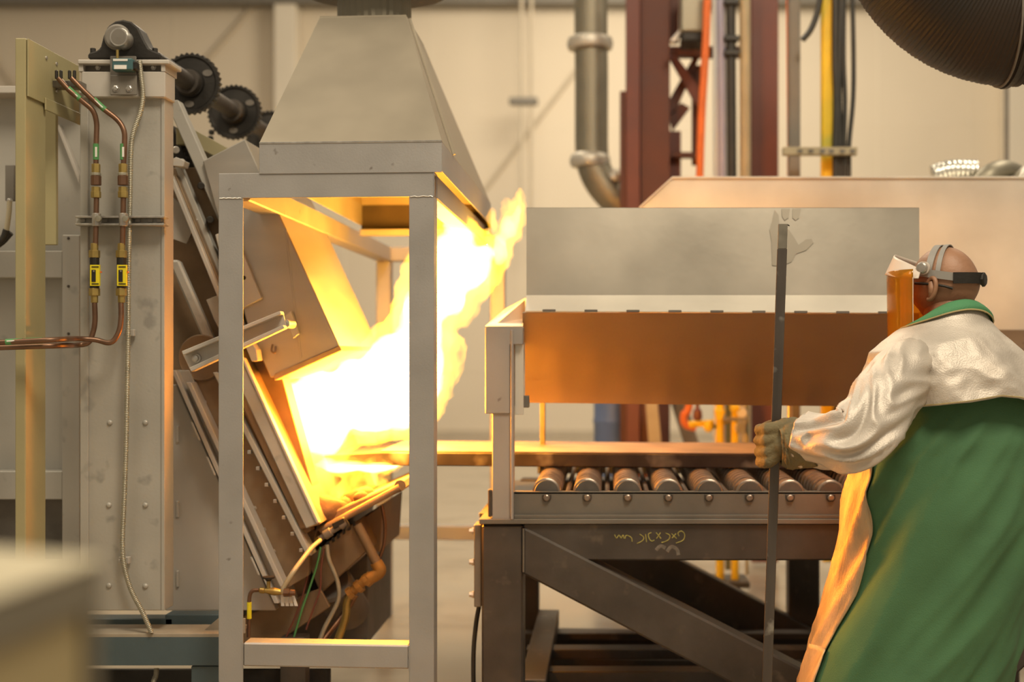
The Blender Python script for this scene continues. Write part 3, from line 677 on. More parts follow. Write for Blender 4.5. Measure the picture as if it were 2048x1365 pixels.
rp_('deck_plate', rect(958, 1039, 2300, 1049, YT-.012, YT+.22, .002), 'rollc')
rp_('end_deck', boxw(P(948, 1040, YT).x, P(1040, 1040, YT).x, YT+.2, 6.5, P(963, 1049, YT).z, P(963, 1040, YT).z, .002), 'rollc')
rp_('channel', rect(1028, 985, 2300, 1037, YT+.02, YT+.03, .001), 'rollc')
rp_('channel_lip', rect(1028, 984, 2300, 989, YT+.02, YT+.06, .001), 'rollc')
rp_('channel_lip', rect(1028, 1031, 2300, 1038, YT-.0, YT+.06, .001), 'rollc')
rp_('rear_channel', rect(1075, 908, 1930, 948, 6.37, 6.42, .001), 'rollc')
zr = P(1250, 986, YT+.05).z
for i in range(16):
    px = 1012.0+81.2*i
    c = P(px, 986, YT+.05); R = .0535
    prof = [(0, .02), (0, R-.006), (.004, R), (.03, R)]
    d = .035; k = 0
    while d < 1.28:
        prof += [(d, R), (d+.035, R), (d+.037, R-.013), (d+.073, R-.013)]; d += .075
    prof += [(1.36, R), (1.38, R), (1.38, .02)]
    if i > 0:
        ro = rp_('roller', lathe((c.x, YT+.04, zr), (0, 1, 0), prof, 28), 'roller', smooth=35)
        sub('roller_end', lathe((c.x, YT+.037, zr), (0, 1, 0), [(0, .01), (.0, R-.009), (.004, R-.007)], 28), 'rollend', ro)
        b_ = rp_('bearing_notch', prism([(px-9, 990), (px+9, 990), (px+9, 998), (px+5, 1004), (px-5, 1004), (px-9, 998)], YT+.012, YT+.021, .001), 'dark')
        sub('axle_end', lathe(P(px, 996, YT+.012), (0, -1, 0), [(0, .0115), (.008, .0115), (.010, .008)], 12), 'roller', b_)
        rp_('cross_bar', cyl(P(px+40, 992, YT+.04), P(px+40, 992, YT+.04)+Vector((0, 1.34, 0)), .01, 8), 'roller')
# brace and lower frame
br1 = rp_('diagonal_brace', prism([(1046, 1054), (1700, 1388), (1700, 1492), (1046, 1149)], YT-.004, YT+.14, .008), 'dark')
br2 = rp_('diagonal_brace', prism([(2125, 1180), (1960, 1335), (1960, 1420), (2125, 1265)], YT-.004, YT+.14, .008), 'dark')
rp_('diagonal_brace', prism([(1077, 975), (1800, 1350), (1800, 1435), (1077, 1062)], 6.46, 6.58, .006), 'dark')
rp_('gusset_weld', tube([P(1047, 1058, YT-.004), P(1047, 1145, YT-.004)], .004, 8, k=0), 'rollc')
rp_('end_plate', rect(948, 1050, 963, 1215, YT+.03, YT+.13, .003), 'rollc')
for y in (1063, 1125, 1190):
    e = P(948, y, YT+.06)
    rp_('end_bolt', lathe(e, (-1, 0, 0), [(0, .014), (.008, .014), (.009, .010), (.018, .010)], 6), 'bolt')
zf = .22
for Y, z0, z1 in ((6.45, .0, .14), (6.0, .0, .12), (5.55, .0, .12), (5.15, .0, .12)):
    rp_('base_rail', boxw(P(1060, 1300, Y).x, P(1640, 1300, 6.45).x+.8, Y, Y+.12, z0, z1, .004), 'dark')
for Y, y0, y1 in ((6.3, 1268, 1281), (5.7, 1300, 1320), (5.35, 1344, 1372)):
    rp_('shelf_rail', rect(1046+(6.5-Y)*8, y0, 1900, y1, Y, Y+.1, .004), 'dark')
rp_('base_side', boxw(P(1040, 1200, 5.1).x, P(1040, 1200, 5.1).x+.1, YT+.15, 6.5, P(1040, 1300, 5.7).z-.06, P(1040, 1300, 5.7).z+.02, .004), 'dark')
# chalk writing on the beam: strokes (upside-down sizes as chalked)
def stroke(pts, r=.0022):
    return tube([P(x, y, YT+.0045) for x, y in pts], r, 5, k=3)
M['chalk'] = mat('yellow_chalk', (.36, .33, .10), .9, 0, .4, 90)
M['chalkw'] = mat('grey_smear', (.17, .15, .125), .9, 0, .3, 60)
bm = BM()
for st in ([(1358, 1073), (1356, 1067), (1362, 1063), (1368, 1067), (1369, 1075), (1365, 1082), (1352, 1087)], [(1343, 1068), (1353, 1078)], [(1352, 1068), (1344, 1077)],
           [(1331, 1067), (1339, 1071), (1338, 1079), (1330, 1084), (1323, 1086)], [(1312, 1066), (1322, 1078)], [(1321, 1066), (1313, 1078)],
           [(1303, 1066), (1297, 1069), (1298, 1077), (1303, 1083), (1309, 1081)], [(1291, 1069), (1293, 1085)], [(1279, 1069), (1287, 1075), (1285, 1082), (1274, 1088)],
           [(1250, 1078), (1252, 1072), (1258, 1073), (1263, 1077), (1264, 1084)], [(1229, 1070), (1233, 1077), (1238, 1071), (1242, 1077), (1246, 1071), (1248, 1078)]):
    tube([P(x, y, YT+.0045) for x, y in st], .0021, 5, bm, k=4)
sub('chalk_writing', bm, 'chalk', beam, label='hand-chalked yellow size mark, upside down')
for st in ([(1312, 1101), (1321, 1093), (1331, 1097)], [(1334, 1104), (1343, 1094), (1354, 1100), (1357, 1111)]):
    bm = tube([P(x, y, YT+.0045) for x, y in st], .0065, 8, k=5)
    for v in bm.verts: v.co.y = YT+.0048+(v.co.y-YT-.0048)*.06
    sub('chalk_smear', bm, 'chalkw', beam)
tagp(obj('cable', tube([P(958, 1214, YT+.1), P(952, 1250, YT+.1), P(947, 1310, YT+.1), P(948, 1400, YT+.1), P(955, 1500, YT+.1)], .009, 10), M['cable'], smooth=60, origin=P(955, 1500, YT+.1)), 'dark cable hanging beside the left table leg', 'cable')

# the plate being charged
pl = thing('steel_plate', 'long flat steel plate lying on the rollers with its tip in the flames', 'plate', P(1200, 930, 5.0))
po = [(644, 909), (760, 903), (1900, 911), (1900, 939), (656, 929)]
YPL = 5.45
pz = zr+.0540; dz = pz-P(1300, 935, YPL).z
bm = BM(); pts = [P(x, y, YPL)+Vector((0, 0, dz)) for x, y in po]
add_hull(bm, pts, Vector((0, .66, 0))); bmesh.ops.recalc_face_normals(bm, faces=bm.faces); bev(bm, .004)
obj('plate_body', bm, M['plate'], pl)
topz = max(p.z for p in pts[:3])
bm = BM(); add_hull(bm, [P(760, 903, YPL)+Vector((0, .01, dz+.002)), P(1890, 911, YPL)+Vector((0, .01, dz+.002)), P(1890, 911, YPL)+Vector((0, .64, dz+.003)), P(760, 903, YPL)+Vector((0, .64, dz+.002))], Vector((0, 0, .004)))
obj('pale_top_face', bm, M['plate_top'], pl)

# ------------------------------------------------------------------ quench hood over the table
qh = thing('quench_hood', 'long steel hood with glow-tinted lower sheet above the roller table', 'hood', P(1400, 810, 5.2))
def q(name, pts, m, th=.004, **k):
    return obj(name, sheet([P(*p) for p in pts], th), M[m], qh, **k)
q('upper_sheet', [(1053, 592, 5.04), (1838, 592, 5.04), (1838, 417, 5.10), (1053, 417, 5.10)], 'stainless')
us_ = None
def ys(x, y): return P(x, y, 5.04+(592-y)/175*.06-.0075)
for st in ([(1549, 420), (1557, 430), (1559, 452), (1578, 460), (1590, 478), (1597, 490), (1612, 479), (1623, 478), (1627, 486), (1612, 501), (1592, 508), (1583, 524), (1562, 533), (1544, 531), (1543, 484), (1539, 460), (1545, 440)],
           [(1563, 418), (1580, 418), (1577, 436), (1569, 441), (1564, 433)], [(1585, 418), (1602, 418), (1598, 436), (1591, 441), (1585, 436)]):
    obj('stain', sheet([ys(*p) for p in st], .0006), M['stain'], qh)
q('bent_strip', [(1052, 624, 4.95), (1840, 628, 4.95), (1838, 592, 5.04), (1053, 592, 5.04)], 'bright')  # paler sheet stands in for ceiling light on the tilted strip
q('lower_sheet', [(1045, 626, 4.955), (1838, 630, 4.955), (1838, 815, 5.42), (1045, 806, 5.42)], 'inner', label='lower sheet coloured with orange glow')
for i in range(10):
    x = 1085+i*84
    obj('stitch_weld', rect(x, 619+i*.5, x+26, 624+i*.5, 4.942, 4.952, .001), M['furn_d'], qh)
q('end_cheek', [(985, 655, 5.0), (1050, 600, 5.1), (1050, 812, 5.1), (985, 812, 5.0)], 'bright')
obj('end_box', prism([(970, 655), (1046, 655), (1046, 690), (1020, 690), (1020, 828), (970, 828)], 4.94, 5.02, .003), M['frame'], qh)
obj('end_box_top', sheet([P(970, 655, 4.94), P(1046, 655, 4.94), P(1052, 598, 5.5), P(1008, 622, 5.5)], .004), M['bright'], qh)
obj('end_post', rect(984, 700, 1022, 1040, YT-.0, YT+.05, .003), M['frame'], qh)
obj('end_post_flange', rect(1021, 660, 1027, 1040, YT-.015, YT+.05, .002), M['frame'], qh)
obj('end_web', rect(1030, 655, 1047, 830, 4.97, 4.98, .001), M['bright'], qh)
obj('drip_block', rect(1046, 792, 1058, 816, 4.99, 5.03, .002), M['furn_d'], qh)
obj('post_brace', rect(976, 980, 984, 1035, YT+.0, YT+.05, .003), M['dark'], qh)
obj('roof_sheet', sheet([P(1053, 417, 5.10), P(1838, 417, 5.10), P(1838, 470, 6.05), P(1053, 470, 6.05)], .003), M['stainless'], qh)
obj('rear_post', rect(1577, 690, 1586, 975, 5.9, 5.95, .002), M['frame'], qh)
obj('rear_post', rect(1080, 690, 1090, 975, 5.9, 5.95, .002), M['furn_d'], qh)
rh = thing('rear_hood', 'large bright sheet hood standing behind the quench hood', 'hood', P(1700, 660, 6.3))
obj('front_sheet', prism([(1278, 416), (1345, 355), (2160, 355), (2160, 660), (1278, 660)], 6.3, 6.306, .001), M['bright'], rh)
obj('roof_sheet', prism([(1278, 414), (1345, 353), (2160, 353), (2160, 357), (1345, 357), (1280, 417)], 6.29, 7.3, .001), M['bright'], rh)
obj('lower_sheet', prism([(1850, 660), (2160, 660), (2160, 830), (1850, 830)], 6.42, 6.43, .001), M['frame'], rh)  # darker grey than the front sheet, shade put into the colour
for x in (1890, 2130): obj('hood_leg', boxw(P(x, 700, 6.5).x-.04, P(x, 700, 6.5).x+.04, 6.8, 6.88, 0, P(x, 650, 6.5).z, .004), M['frame'], rh)

# ------------------------------------------------------------------ background: duct, tower, pipes
YD = 10.0
gd = thing('wall_duct', 'grey spiral duct bending right behind the flames', 'duct', P(1182, 400, YD))
dpts = [(1182, -60), (1182, 60), (1183, 150), (1183, 250), (1184, 310), (1192, 345), (1212, 378), (1245, 410), (1290, 440)]
obj('duct_pipe', tube([P(x, y, YD) for x, y in dpts], .125, 28, ribs=70, ribamp=.0012), M['duct'], gd, 0)
for y, r in ((88, .165), (322, .145)):
    obj('duct_ring', lathe(P(1180, y, YD), (0, 0, 1), [(-.05, .12), (-.04, r), (.0, r+.01), (.04, r), (.06, .12)], 32), M['ductr'], gd, 40)
obj('side_bulge', lathe(P(1232, 352, YD-.1), (.2, -.4, .5), [(-.03, .04), (0, .065), (.03, .05), (.05, .01)], 24), M['ductr'], gd, 60)
tw = thing('steel_tower', 'oxide red steel tower of columns and lattice behind the hoods', 'tower', P(1400, 1126, 9.5))
def tp(name, bm, m='red', **k): return obj(name, bm, M[m], tw, **k)
tp('column_flange', rect(1252, -80, 1280, 1126, 9.45, 9.7, .004), 'redl')
tp('column', rect(1280, -80, 1340, 1126, 9.5, 9.8, .004))
tp('column_flange', rect(1240, 182, 1253, 1126, 9.5, 9.6, .004))
tp('column', rect(1503, -80, 1557, 1126, 9.3, 9.6, .004), 'redl')
tp('tie_bar', rect(1336, 92, 1505, 112, 9.6, 9.7, .004))
tp('tie_bar', rect(1336, 304, 1400, 314, 9.6, 9.7, .004))
tp('tie_bar', rect(1336, 262, 1362, 420, 9.7, 9.8, .004), 'redl')
tp('lattice', prism([(1336, 110), (1352, 110), (1402, 178), (1402, 215), (1390, 205)], 9.6, 9.66, .003), 'redl')
tp('lattice', prism([(1402, 108), (1390, 108), (1338, 200), (1338, 235), (1350, 225)], 9.7, 9.76, .003))
tp('lattice', prism([(1338, 230), (1362, 205), (1380, 215), (1345, 262)], 9.7, 9.76, .003))
tp('gusset_plate', rect(1340, -20, 1358, 85, 9.65, 9.7, .003))
tp('gusset_plate', rect(1384, 130, 1404, 330, 9.75, 9.8, .003))
tp('lower_tie', prism([(1340, 800), (1372, 800), (1400, 895), (1370, 895)], 9.6, 9.65, .003), 'furn_d')
jb = thing('junction_box', 'grey electrical box fixed high on the red tower', 'box', P(1388, 66, 9.2))
obj('case', rect(1362, -60, 1412, 62, 9.1, 9.35, .01), M['duct'], jb)
obj('base', rect(1364, 62, 1412, 82, 9.12, 9.4, .01), M['black'], jb)
obj('white_bracket', prism([(1340, 80), (1350, 84), (1362, 66), (1360, 58)], 9.2, 9.3, .003), M['white'], jb)
def vpipe(name, label, cat, pts, r, m, Y, group=None, seg=14):
    pp = [P(x, y, Y) for x, y in pts]
    return tagp(obj(name, tube(pp, r, seg), M[m], smooth=60, origin=pp[-1]), label, cat, group)
G1 = 'vertical pipes between the red columns'
vpipe('orange_hose', 'orange-red hose hanging between the red columns', 'hose', [(1416, -40), (1411, 100), (1403, 240), (1398, 420), (1396, 600), (1380, 800), (1368, 830), (1372, 850), (1392, 856)], .026, 'orange', 8.9)
vpipe('pipe', 'pale lavender pipe in the row between red columns', 'pipe', [(1440, -40), (1443, 200), (1446, 900)], .030, 'lav', 9.1, G1)
vpipe('pipe', 'white pipe left of the lavender pipe', 'pipe', [(1431, -40), (1433, 200), (1434, 900)], .024, 'white', 9.12, G1)
bpv = thing('black_pipe', 'black pipe with clamps beside the lavender pipe', 'pipe', P(1465, 900, 9.1), G1)
obj('pipe', tube([P(1461, -40, 9.1), P(1464, 400, 9.1), P(1466, 900, 9.1)], .034, 14, k=0), M['cable'], bpv, 60)
for y in (2, 75, 104): obj('clamp', rect(1448, y-5, 1479, y+5, 9.04, 9.14, .006), M['cable'], bpv)
vpipe('pipe', 'wide tan pipe left of the right red column', 'pipe', [(1489, -40), (1490, 200), (1491, 900)], .037, 'tanp', 9.1, G1)
tagp(obj('grey_post', rect(1579, -80, 1601, 1126, 8.0, 8.1, .005), M['postg'], origin=P(1590, 1250, 8.0)), 'narrow grey post right of the red tower', 'post')
tagp(obj('thin_wire', tube([P(1574, -40, 8.1), P(1576, 300, 8.1), P(1577, 900, 8.1)], .006, 8, k=0), M['orange'], origin=P(1577, 900, 8.1)), 'thin orange wire beside the grey post', 'wire')
tagp(obj('yellow_post', rect(1645, -80, 1668, 1126, 7.9, 7.98, .008), M['ypaint'], origin=P(1656, 1250, 7.9)), 'bright yellow upright bar beside black cables', 'post')
for i, (x0, x1, x2, r) in enumerate(((1672, 1674, 1672, .021), (1684, 1678, 1680, .018), (1688, 1690, 1688, .014), (1704, 1706, 1698, .014))):
    vpipe('black_cable', ('thick black cable touching the yellow bar', 'black cable second from the yellow bar', 'black cable third from the yellow bar', 'slack outermost black cable bowing right of the bundle')[i], 'cable', [(x0, -40), ((x0+x1)/2+(2 if i == 3 else -2), 110), (x1, 200), (x2, 290), (x2, 360), (x2, 900)], r, 'cable', 7.85, 'cables right of the yellow bar')
vpipe('cable_loop', 'flat black cable looping down left of the yellow bar', 'cable', [(1645, -30), (1636, 20), (1622, 58), (1605, 80)], .018, 'cable', 7.85)
us = thing('strut_bar', 'perforated strut bar crossing the cables and yellow bar', 'strut', P(1655, 312, 7.8))
obj('bar', rect(1566, 294, 1715, 310, 7.79, 7.84, .003), M['tanp'], us)
for x in (1600, 1622, 1645, 1663, 1685, 1705): obj('slot', rect(x-5, 299, x+5, 306, 7.755, 7.762, .001), M['furn_d'], us)
tagp(obj('thin_pipe', cyl(P(2013, 140, 12), P(2013, 1038, 12), .022, 12), M['postg'], origin=P(2013, 900, 12)), 'thin dark pipe running down the wall behind the black hose', 'pipe')
# black corrugated hose
K = (2040, -200); YH = 4.8
bh = thing('corrugated_hose', 'huge black corrugated hose bending in at the top right', 'hose', P(1900, 165, YH))
hp = [(K[0]-219*math.cos(math.radians(a)), K[1]+219*math.sin(math.radians(a))) for a in range(-20, 95, 8)]
obj('hose', tube([P(x, y, YH) for x, y in hp], .268, 56, k=4, ribs=76, ribamp=.0016), M['rubber'], bh, 0)
obj('clamp_band', lathe(P(2012, 19, YH), (1, 0, 0), [(0, .26), (0, .277), (.014, .277), (.014, .26)], 56), M['cable'], bh)
obj('clamp_band', lathe(P(1996, 19, YH), (1, .0, .05), [(0, .26), (0, .274), (.006, .274), (.006, .26)], 56), M['postg'], bh)
obj('end_duct', lathe(P(2024, 19, YH), (1, 0, 0), [(0, .255), (.6, .255)], 48), M['furn_d'], bh, 30)
obj('hose_wall_tag', lathe(P(2060, 19, YH), (1, 0, 0), [(0, .258), (0, .262), (.02, .262), (.02, .258)], 48), M['black'], bh)
# foil ducts on the rear hood
tagp(obj('foil_duct', tube([P(1868, 352, 6.9), P(1900, 342, 6.9), P(1952, 342, 6.9)], .055, 20, ribs=9, ribamp=.002), M['foil'], smooth=0, origin=P(1900, 355, 6.9)), 'crumpled foil duct lying on top of the rear hood', 'duct')
ed = thing('duct_elbow', 'dull grey duct elbow lying on the rear hood at the right', 'duct', P(2000, 357, 6.8))
obj('elbow', tube([P(1962, 372, 6.8), P(1985, 350, 6.8), P(2015, 345, 6.9), P(2070, 372, 7.2)], .06, 24, k=6), M['duct'], ed, 60)
obj('elbow_ring', lathe(P(2035, 352, 6.72), (1, 0, -.6), [(0, .06), (.02, .075), (.05, .06)], 24), M['ductr'], ed, 60)
obj('elbow_cap', lathe(P(2075, 380, 6.7), (0, 1, 0), [(0, .1), (.0, .125), (.3, .125)], 28), M['duct'], ed, 30)
# things seen under the hood
tagp(obj('blue_drum', lathe(P(1228, 1090, 9.9)*1, (0, 0, 1), [(0, .12), (0, .15), (.9, .15), (.92, .158), (.95, .15), (1.25, .15), (1.26, .12)], 28), M['bluedrum'], smooth=30, origin=P(1228, 1090, 9.9)), 'blue cylinder standing left of the red tower', 'drum')
tagp(obj('leaning_board', prism([(1290, 790), (1314, 790), (1345, 1138), (1316, 1138)], 9.2, 9.23, .002), M['tanp'], origin=P(1310, 900, 9.2)), 'pale board leaning on the red column under the hood', 'board')
gm = thing('gas_manifold', 'yellow gas manifold with valves below the hood sheet', 'manifold', P(1450, 1165, 8.2))
def g_(name, bm, m='ypaint', **k): return obj(name, bm, M[m], gm, **k)
g_('riser', cyl(P(1440, 780, 8.2), P(1440, 1165, 8.2), .026, 14)); g_('riser', cyl(P(1470, 780, 8.2), P(1470, 1165, 8.2), .024, 14))
g_('riser', cyl(P(1494, 780, 8.2), P(1494, 1150, 8.2), .010, 10), 'beige'); g_('riser', cyl(P(1456, 780, 8.3), P(1456, 1140, 8.3), .018, 10), 'beige')
g_('branch', cyl(P(1378, 850, 8.2), P(1428, 846, 8.2), .020, 12)); g_('branch', cyl(P(1418, 858, 8.2), P(1470, 838, 8.2), .012, 12), 'beige')
g_('valve', lathe(P(1417, 848, 8.15), (0, 0, -1), [(-.02, .02), (0, .03), (.03, .03), (.05, .015)], 12))
g_('regulator', lathe(P(1395, 842, 8.15), (0, 0, 1), [(0, .02), (.02, .03), (.06, .026), (.08, .012), (.12, .012)], 12), 'redl')
g_('body', prism([(1430, 820), (1452, 820), (1446, 842), (1434, 842)], 8.1, 8.2, .006)); g_('body', prism([(1462, 812), (1480, 812), (1480, 822), (1462, 824)], 8.1, 8.2, .006))
g_('crossbar', rect(1454, 836, 1500, 843, 8.1, 8.14, .003), 'conduit'); g_('gauge', lathe(P(1480, 856, 8.14), (0, -1, 0), [(0, .035), (.03, .035), (.032, .03)], 20), 'conduit')
g_('gauge', lathe(P(1484, 826, 8.14), (0, -1, 0), [(0, .03), (.03, .03), (.032, .026)], 20), 'white')
g_('stand', rect(1430, 1165, 1500, 1178, 8.1, 8.4, .004), 'dark'); g_('stand_leg', rect(1474, 1178, 1480, 1193, 8.2, 8.24, .002), 'dark')
tagp(obj('white_crate', rect(1440, 1170, 1545, 1232, 9.0, 9.4, .01), M['wallc'], origin=P(1490, 1232, 9.0)), 'pale crate on the floor seen under the table', 'crate')
tagp(obj('floor_hose_coil', tube([P(1080, 1262, 7.0), P(1092, 1245, 7.0), P(1086, 1235, 7.1), P(1078, 1250, 7.1), P(1090, 1262, 7.0)], .02, 10), M['cable'], smooth=60, origin=P(1085, 1265, 7.0)), 'small dark coil on the floor behind the table leg', 'hose')

# ------------------------------------------------------------------ foreground cabinet
cz = Pc(205, 1115, 1.0).z
Ac, Nc, Fc = Pc(206, 1115, 1.0), Pc(-60, 1205, .82), Pc(-60, 1092, 1.062)
for v in (Nc, Fc): v.z = cz
Qc = Nc+(Fc-Ac)
cb = thing('control_cabinet', 'blurred grey and beige cabinet corner close to the camera', 'cabinet', (Ac.x, Ac.y, 0))
def slab(pts, z0, z1):
    bm = BM(); add_hull(bm, [Vector((p.x, p.y, z0)) for p in pts], Vector((0, 0, z1-z0))); bmesh.ops.recalc_face_normals(bm, faces=bm.faces); bev(bm, .002); return bm
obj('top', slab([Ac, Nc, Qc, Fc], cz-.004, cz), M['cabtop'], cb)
e1 = (Nc-Ac).normalized(); e2 = (Qc-Nc).normalized()
def inset(a, b): return Ac+e1*a+e2*b
L1 = (Nc-Ac).length; L2 = (Qc-Nc).length
obj('side_frame', slab([Ac+e2*.002, Ac+e1*L1+e2*.002, Ac+e1*L1+e2*.02, Ac+e2*.02], cz-.038, cz-.004), M['cab'], cb)
obj('corner_stile', slab([Ac+e2*.002, Ac+e1*.018+e2*.002, Ac+e1*.018+e2*.02, Ac+e2*.02], 0, cz-.038), M['cab'], cb)
obj('side_panel', slab([Ac+e1*.018+e2*.008, Ac+e1*L1+e2*.008, Ac+e1*L1+e2*.02, Ac+e1*.018+e2*.02], 0, cz-.038), M['cabp'], cb)
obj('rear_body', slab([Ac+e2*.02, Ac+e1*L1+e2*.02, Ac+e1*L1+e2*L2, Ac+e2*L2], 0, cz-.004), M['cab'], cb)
# ------------------------------------------------------------------ the worker
YM = 4.3
def Q(px, py, dy=0): return P(px, py, YM+dy)
pe = thing('person', 'worker in silver cape and green coat with raised-rim face shield, holding a steel bar', 'person', (Q(1800, 1632).x, YM+.1, 0))
fw = Vector((-.848, .53, 0)); lf = Vector((-.53, -.848, 0)); upv = Vector((0, 0, 1))
hc = Q(1888, 568, .17)
HA, HB, HC = .110, .085, .122
def headp(a, b, off=0.):
    """a = azimuth from face direction towards the left ear, b = elevation"""
    f, l, u = math.cos(b)*math.cos(a), math.cos(b)*math.sin(a), math.sin(b)
    A, B, Cc = HA, HB, HC
    x, y, z = A*f, B*l, Cc*u
    if u < 0:
        y *= 1-.22*u*u; 
        if f < 0: x *= 1+.10*u
        else: x *= 1-.05*u*u
    g = lambda da, db, sa, sb: math.exp(-((a-da)/sa)**2-((b-db)/sb)**2)
    add = .024*g(0, -.22, .13, .22)+.009*g(0, .12, .5, .1)-.007*(g(.36, -.02, .16, .12)+g(-.36, -.02, .16, .12))
    add += .008*g(0, -.95, .4, .25)+.006*g(0, -.58, .25, .07)-.003*g(0, -.52, .3, .03)+.006*(g(.7, -.3, .3, .25)+g(-.7, -.3, .3, .25))
    add += .006*g(PI, -.1, .8, .4)+.006*g(-PI, -.1, .8, .4)
    v = Vector((x, y, z)); v += v.normalized()*(add+off)
    return hc+fw*v.x+lf*v.y+upv*v.z
def body_mesh():
    bm = BM(); na, nb = 64, 40; rings = []
    for i in range(1, nb):
        b = -PI/2+PI*i/nb
        rings.append([bm.verts.new(headp(-PI+2*PI*j/na, b)) for j in range(na)])
    for r0, r1 in zip(rings, rings[1:]):
        for j in range(na): bm.faces.new((r0[j], r0[(j+1) % na], r1[(j+1) % na], r1[j]))
    bm.faces.new(rings[0][::-1]); bm.faces.new(rings[-1])
    # ears: cupped shell with rim and lobe
    for sgn in (1, -1):
        e = hc+fw*.013+lf*sgn*.080+upv*-.024
        pts = []
        for k in range(15):
            t = k/14; a = -1.9+t*4.4
            pts.append(e+fw*(-.0185*math.cos(a)-.15*.035*math.sin(a))+upv*(.035*math.sin(a)+.004)+lf*sgn*(.010+.010*math.cos(a)))
        tube(pts, lambda t: .0075, 8, bm, k=2)
        tube([e+upv*.024+lf*sgn*.004, e+fw*-.004+lf*sgn*.012, e+upv*-.022+lf*sgn*.004], .0125, 10, bm)
        tube([e+upv*-.022+fw*.004, e+upv*-.034+fw*.002+lf*sgn*.004], .008, 8, bm, k=0)
    # neck
    tube([Q(1895, 590, .175), Q(1900, 620, .17), Q(1904, 650, .15), Q(1908, 690, .12)], lambda t: .076+.026*t, 32, bm)
    return bm
hb = body_mesh()
# limbs and trunk grown with a skin modifier
def skin_obj(name, nodes, edges, m, parent, sub_=2):
    me = bpy.data.meshes.new(name); base = ORG[parent.name]
    me.from_pydata([tuple(Vector(n[0])-base) for n in nodes], edges, [])
    me.materials.append(m)
    o = bpy.data.objects.new(name, me); COL.objects.link(o); o.parent = parent; ORG[o.name] = base
    md = o.modifiers.new('skin', 'SKIN')
    for i, n in enumerate(nodes):
        me.skin_vertices[0].data[i].radius = (n[1], n[1] if len(n) < 3 else n[2])
        me.skin_vertices[0].data[i].use_root = (i == 0)
    md.use_smooth_shade = True
    s = o.modifiers.new('sub', 'SUBSURF'); s.levels = sub_; s.render_levels = sub_
    return o
nodes = [(Q(1868, 1040, .12), .15, .13), (Q(1890, 930, .12), .15, .13), (Q(1905, 820, .12), .16, .13), (Q(1910, 735, .11), .15, .11), (Q(1908, 680, .08), .075), (Q(1898, 630, .06), .065),
         (Q(1828, 735, .03), .052), (Q(1722, 880, -.2), .048), (Q(1615, 885, -.07), .034), (Q(1585, 886, -.05), .04),
         (Q(2000, 745, .24), .052), (Q(2020, 880, .38), .048), (Q(1925, 940, .50), .036), (Q(1890, 942, .52), .035),
         (Q(1815, 1090, .02), .095), (Q(1785, 1325, .0), .062), (Q(1782, 1580, .03), .042), (Q(1735, 1618, .05), .035),
         (Q(1900, 1090, .22), .095), (Q(1860, 1325, .22), .062), (Q(1880, 1580, .24), .042), (Q(1835, 1618, .26), .035)]
edges = [(0, 1), (1, 2), (2, 3), (3, 4), (4, 5), (3, 6), (6, 7), (7, 8), (8, 9), (3, 10), (10, 11), (11, 12), (12, 13), (0, 14), (14, 15), (15, 16), (16, 17), (0, 18), (18, 19), (19, 20), (20, 21)]
sk = skin_obj('body', nodes, edges, M['skin'], pe)
dg = bpy.context.evaluated_depsgraph_get(); dg.update()
me = bpy.data.meshes.new_from_object(sk.evaluated_get(dg))
tmp = BM(); tmp.from_mesh(me); bmesh.ops.translate(tmp, verts=tmp.verts, vec=ORG[pe.name])
tmp2 = bpy.data.meshes.new('t'); tmp.to_mesh(tmp2); tmp.free(); hb.from_mesh(tmp2)
bpy.data.objects.remove(sk)
body = obj('body', hb, M['skin'], pe, smooth=70)
def pp(name, bm, m, par=None, smooth=60, **k): return obj(name, bm, M[m], par or pe, smooth, **k)
for s in (1, -1):
    pp('eye', lathe(hc+fw*.088+lf*s*.030+upv*-.002, fw, [(-.01, .008), (0, .0105), (.006, .008), (.009, .003)], 14), 'white')
# ------- cloth helpers
def interp(tab, x):
    if x <= tab[0][0]: return tab[0][1:]
    for a, b in zip(tab, tab[1:]):
        if x <= b[0]:
            f = (x-a[0])/(b[0]-a[0]); f = f*f*(3-2*f) if False else f
            return tuple(p+(q_-p)*f for p, q_ in zip(a[1:], b[1:]))
    return tab[-1][1:]
def ridged(v): return 1-2*abs(noise.noise(v))
def cloth_tube(nodes_, seg=56, k=10, amp=.006, fr=(16, 2.2), seed=0, wr=None, closed=False):
    pos = catmull([n[0] for n in nodes_], k); rad = catmull([Vector((n[1], 0, 0)) for n in nodes_], k)
    bm = BM(); rings = []; n = len(pos); s = 0
    for i, (p, t, sd, u) in enumerate(frames(pos)):
        if i: s += (pos[i]-pos[i-1]).length
        ring = []
        for j in range(seg):
            a = 2*PI*j/seg
            d_ = amp*ridged(Vector((s*fr[0]+1.2*math.sin(a*2), math.cos(a)*fr[1]+seed, math.sin(a)*fr[1])))
            d_ += amp*.9*noise.noise(Vector((s*fr[0]*.45, math.cos(a)*1.3+seed+9, math.sin(a)*1.3)))
            if wr: d_ *= wr(i/(n-1))
            r = rad[i].x+d_
            ring.append(bm.verts.new(p+(sd*math.cos(a)+u*math.sin(a))*r))
        rings.append(ring)
    for a, b in zip(rings, rings[1:]):
        for j in range(seg): bm.faces.new((a[j], a[(j+1) % seg], b[(j+1) % seg], b[j]))
    if closed: bm.faces.new(rings[0][::-1]); bm.faces.new(rings[-1])
    return bm
def solid(o, th, off=-1):
    m_ = o.modifiers.new('thickness', 'SOLIDIFY'); m_.thickness = th; m_.offset = off; return o
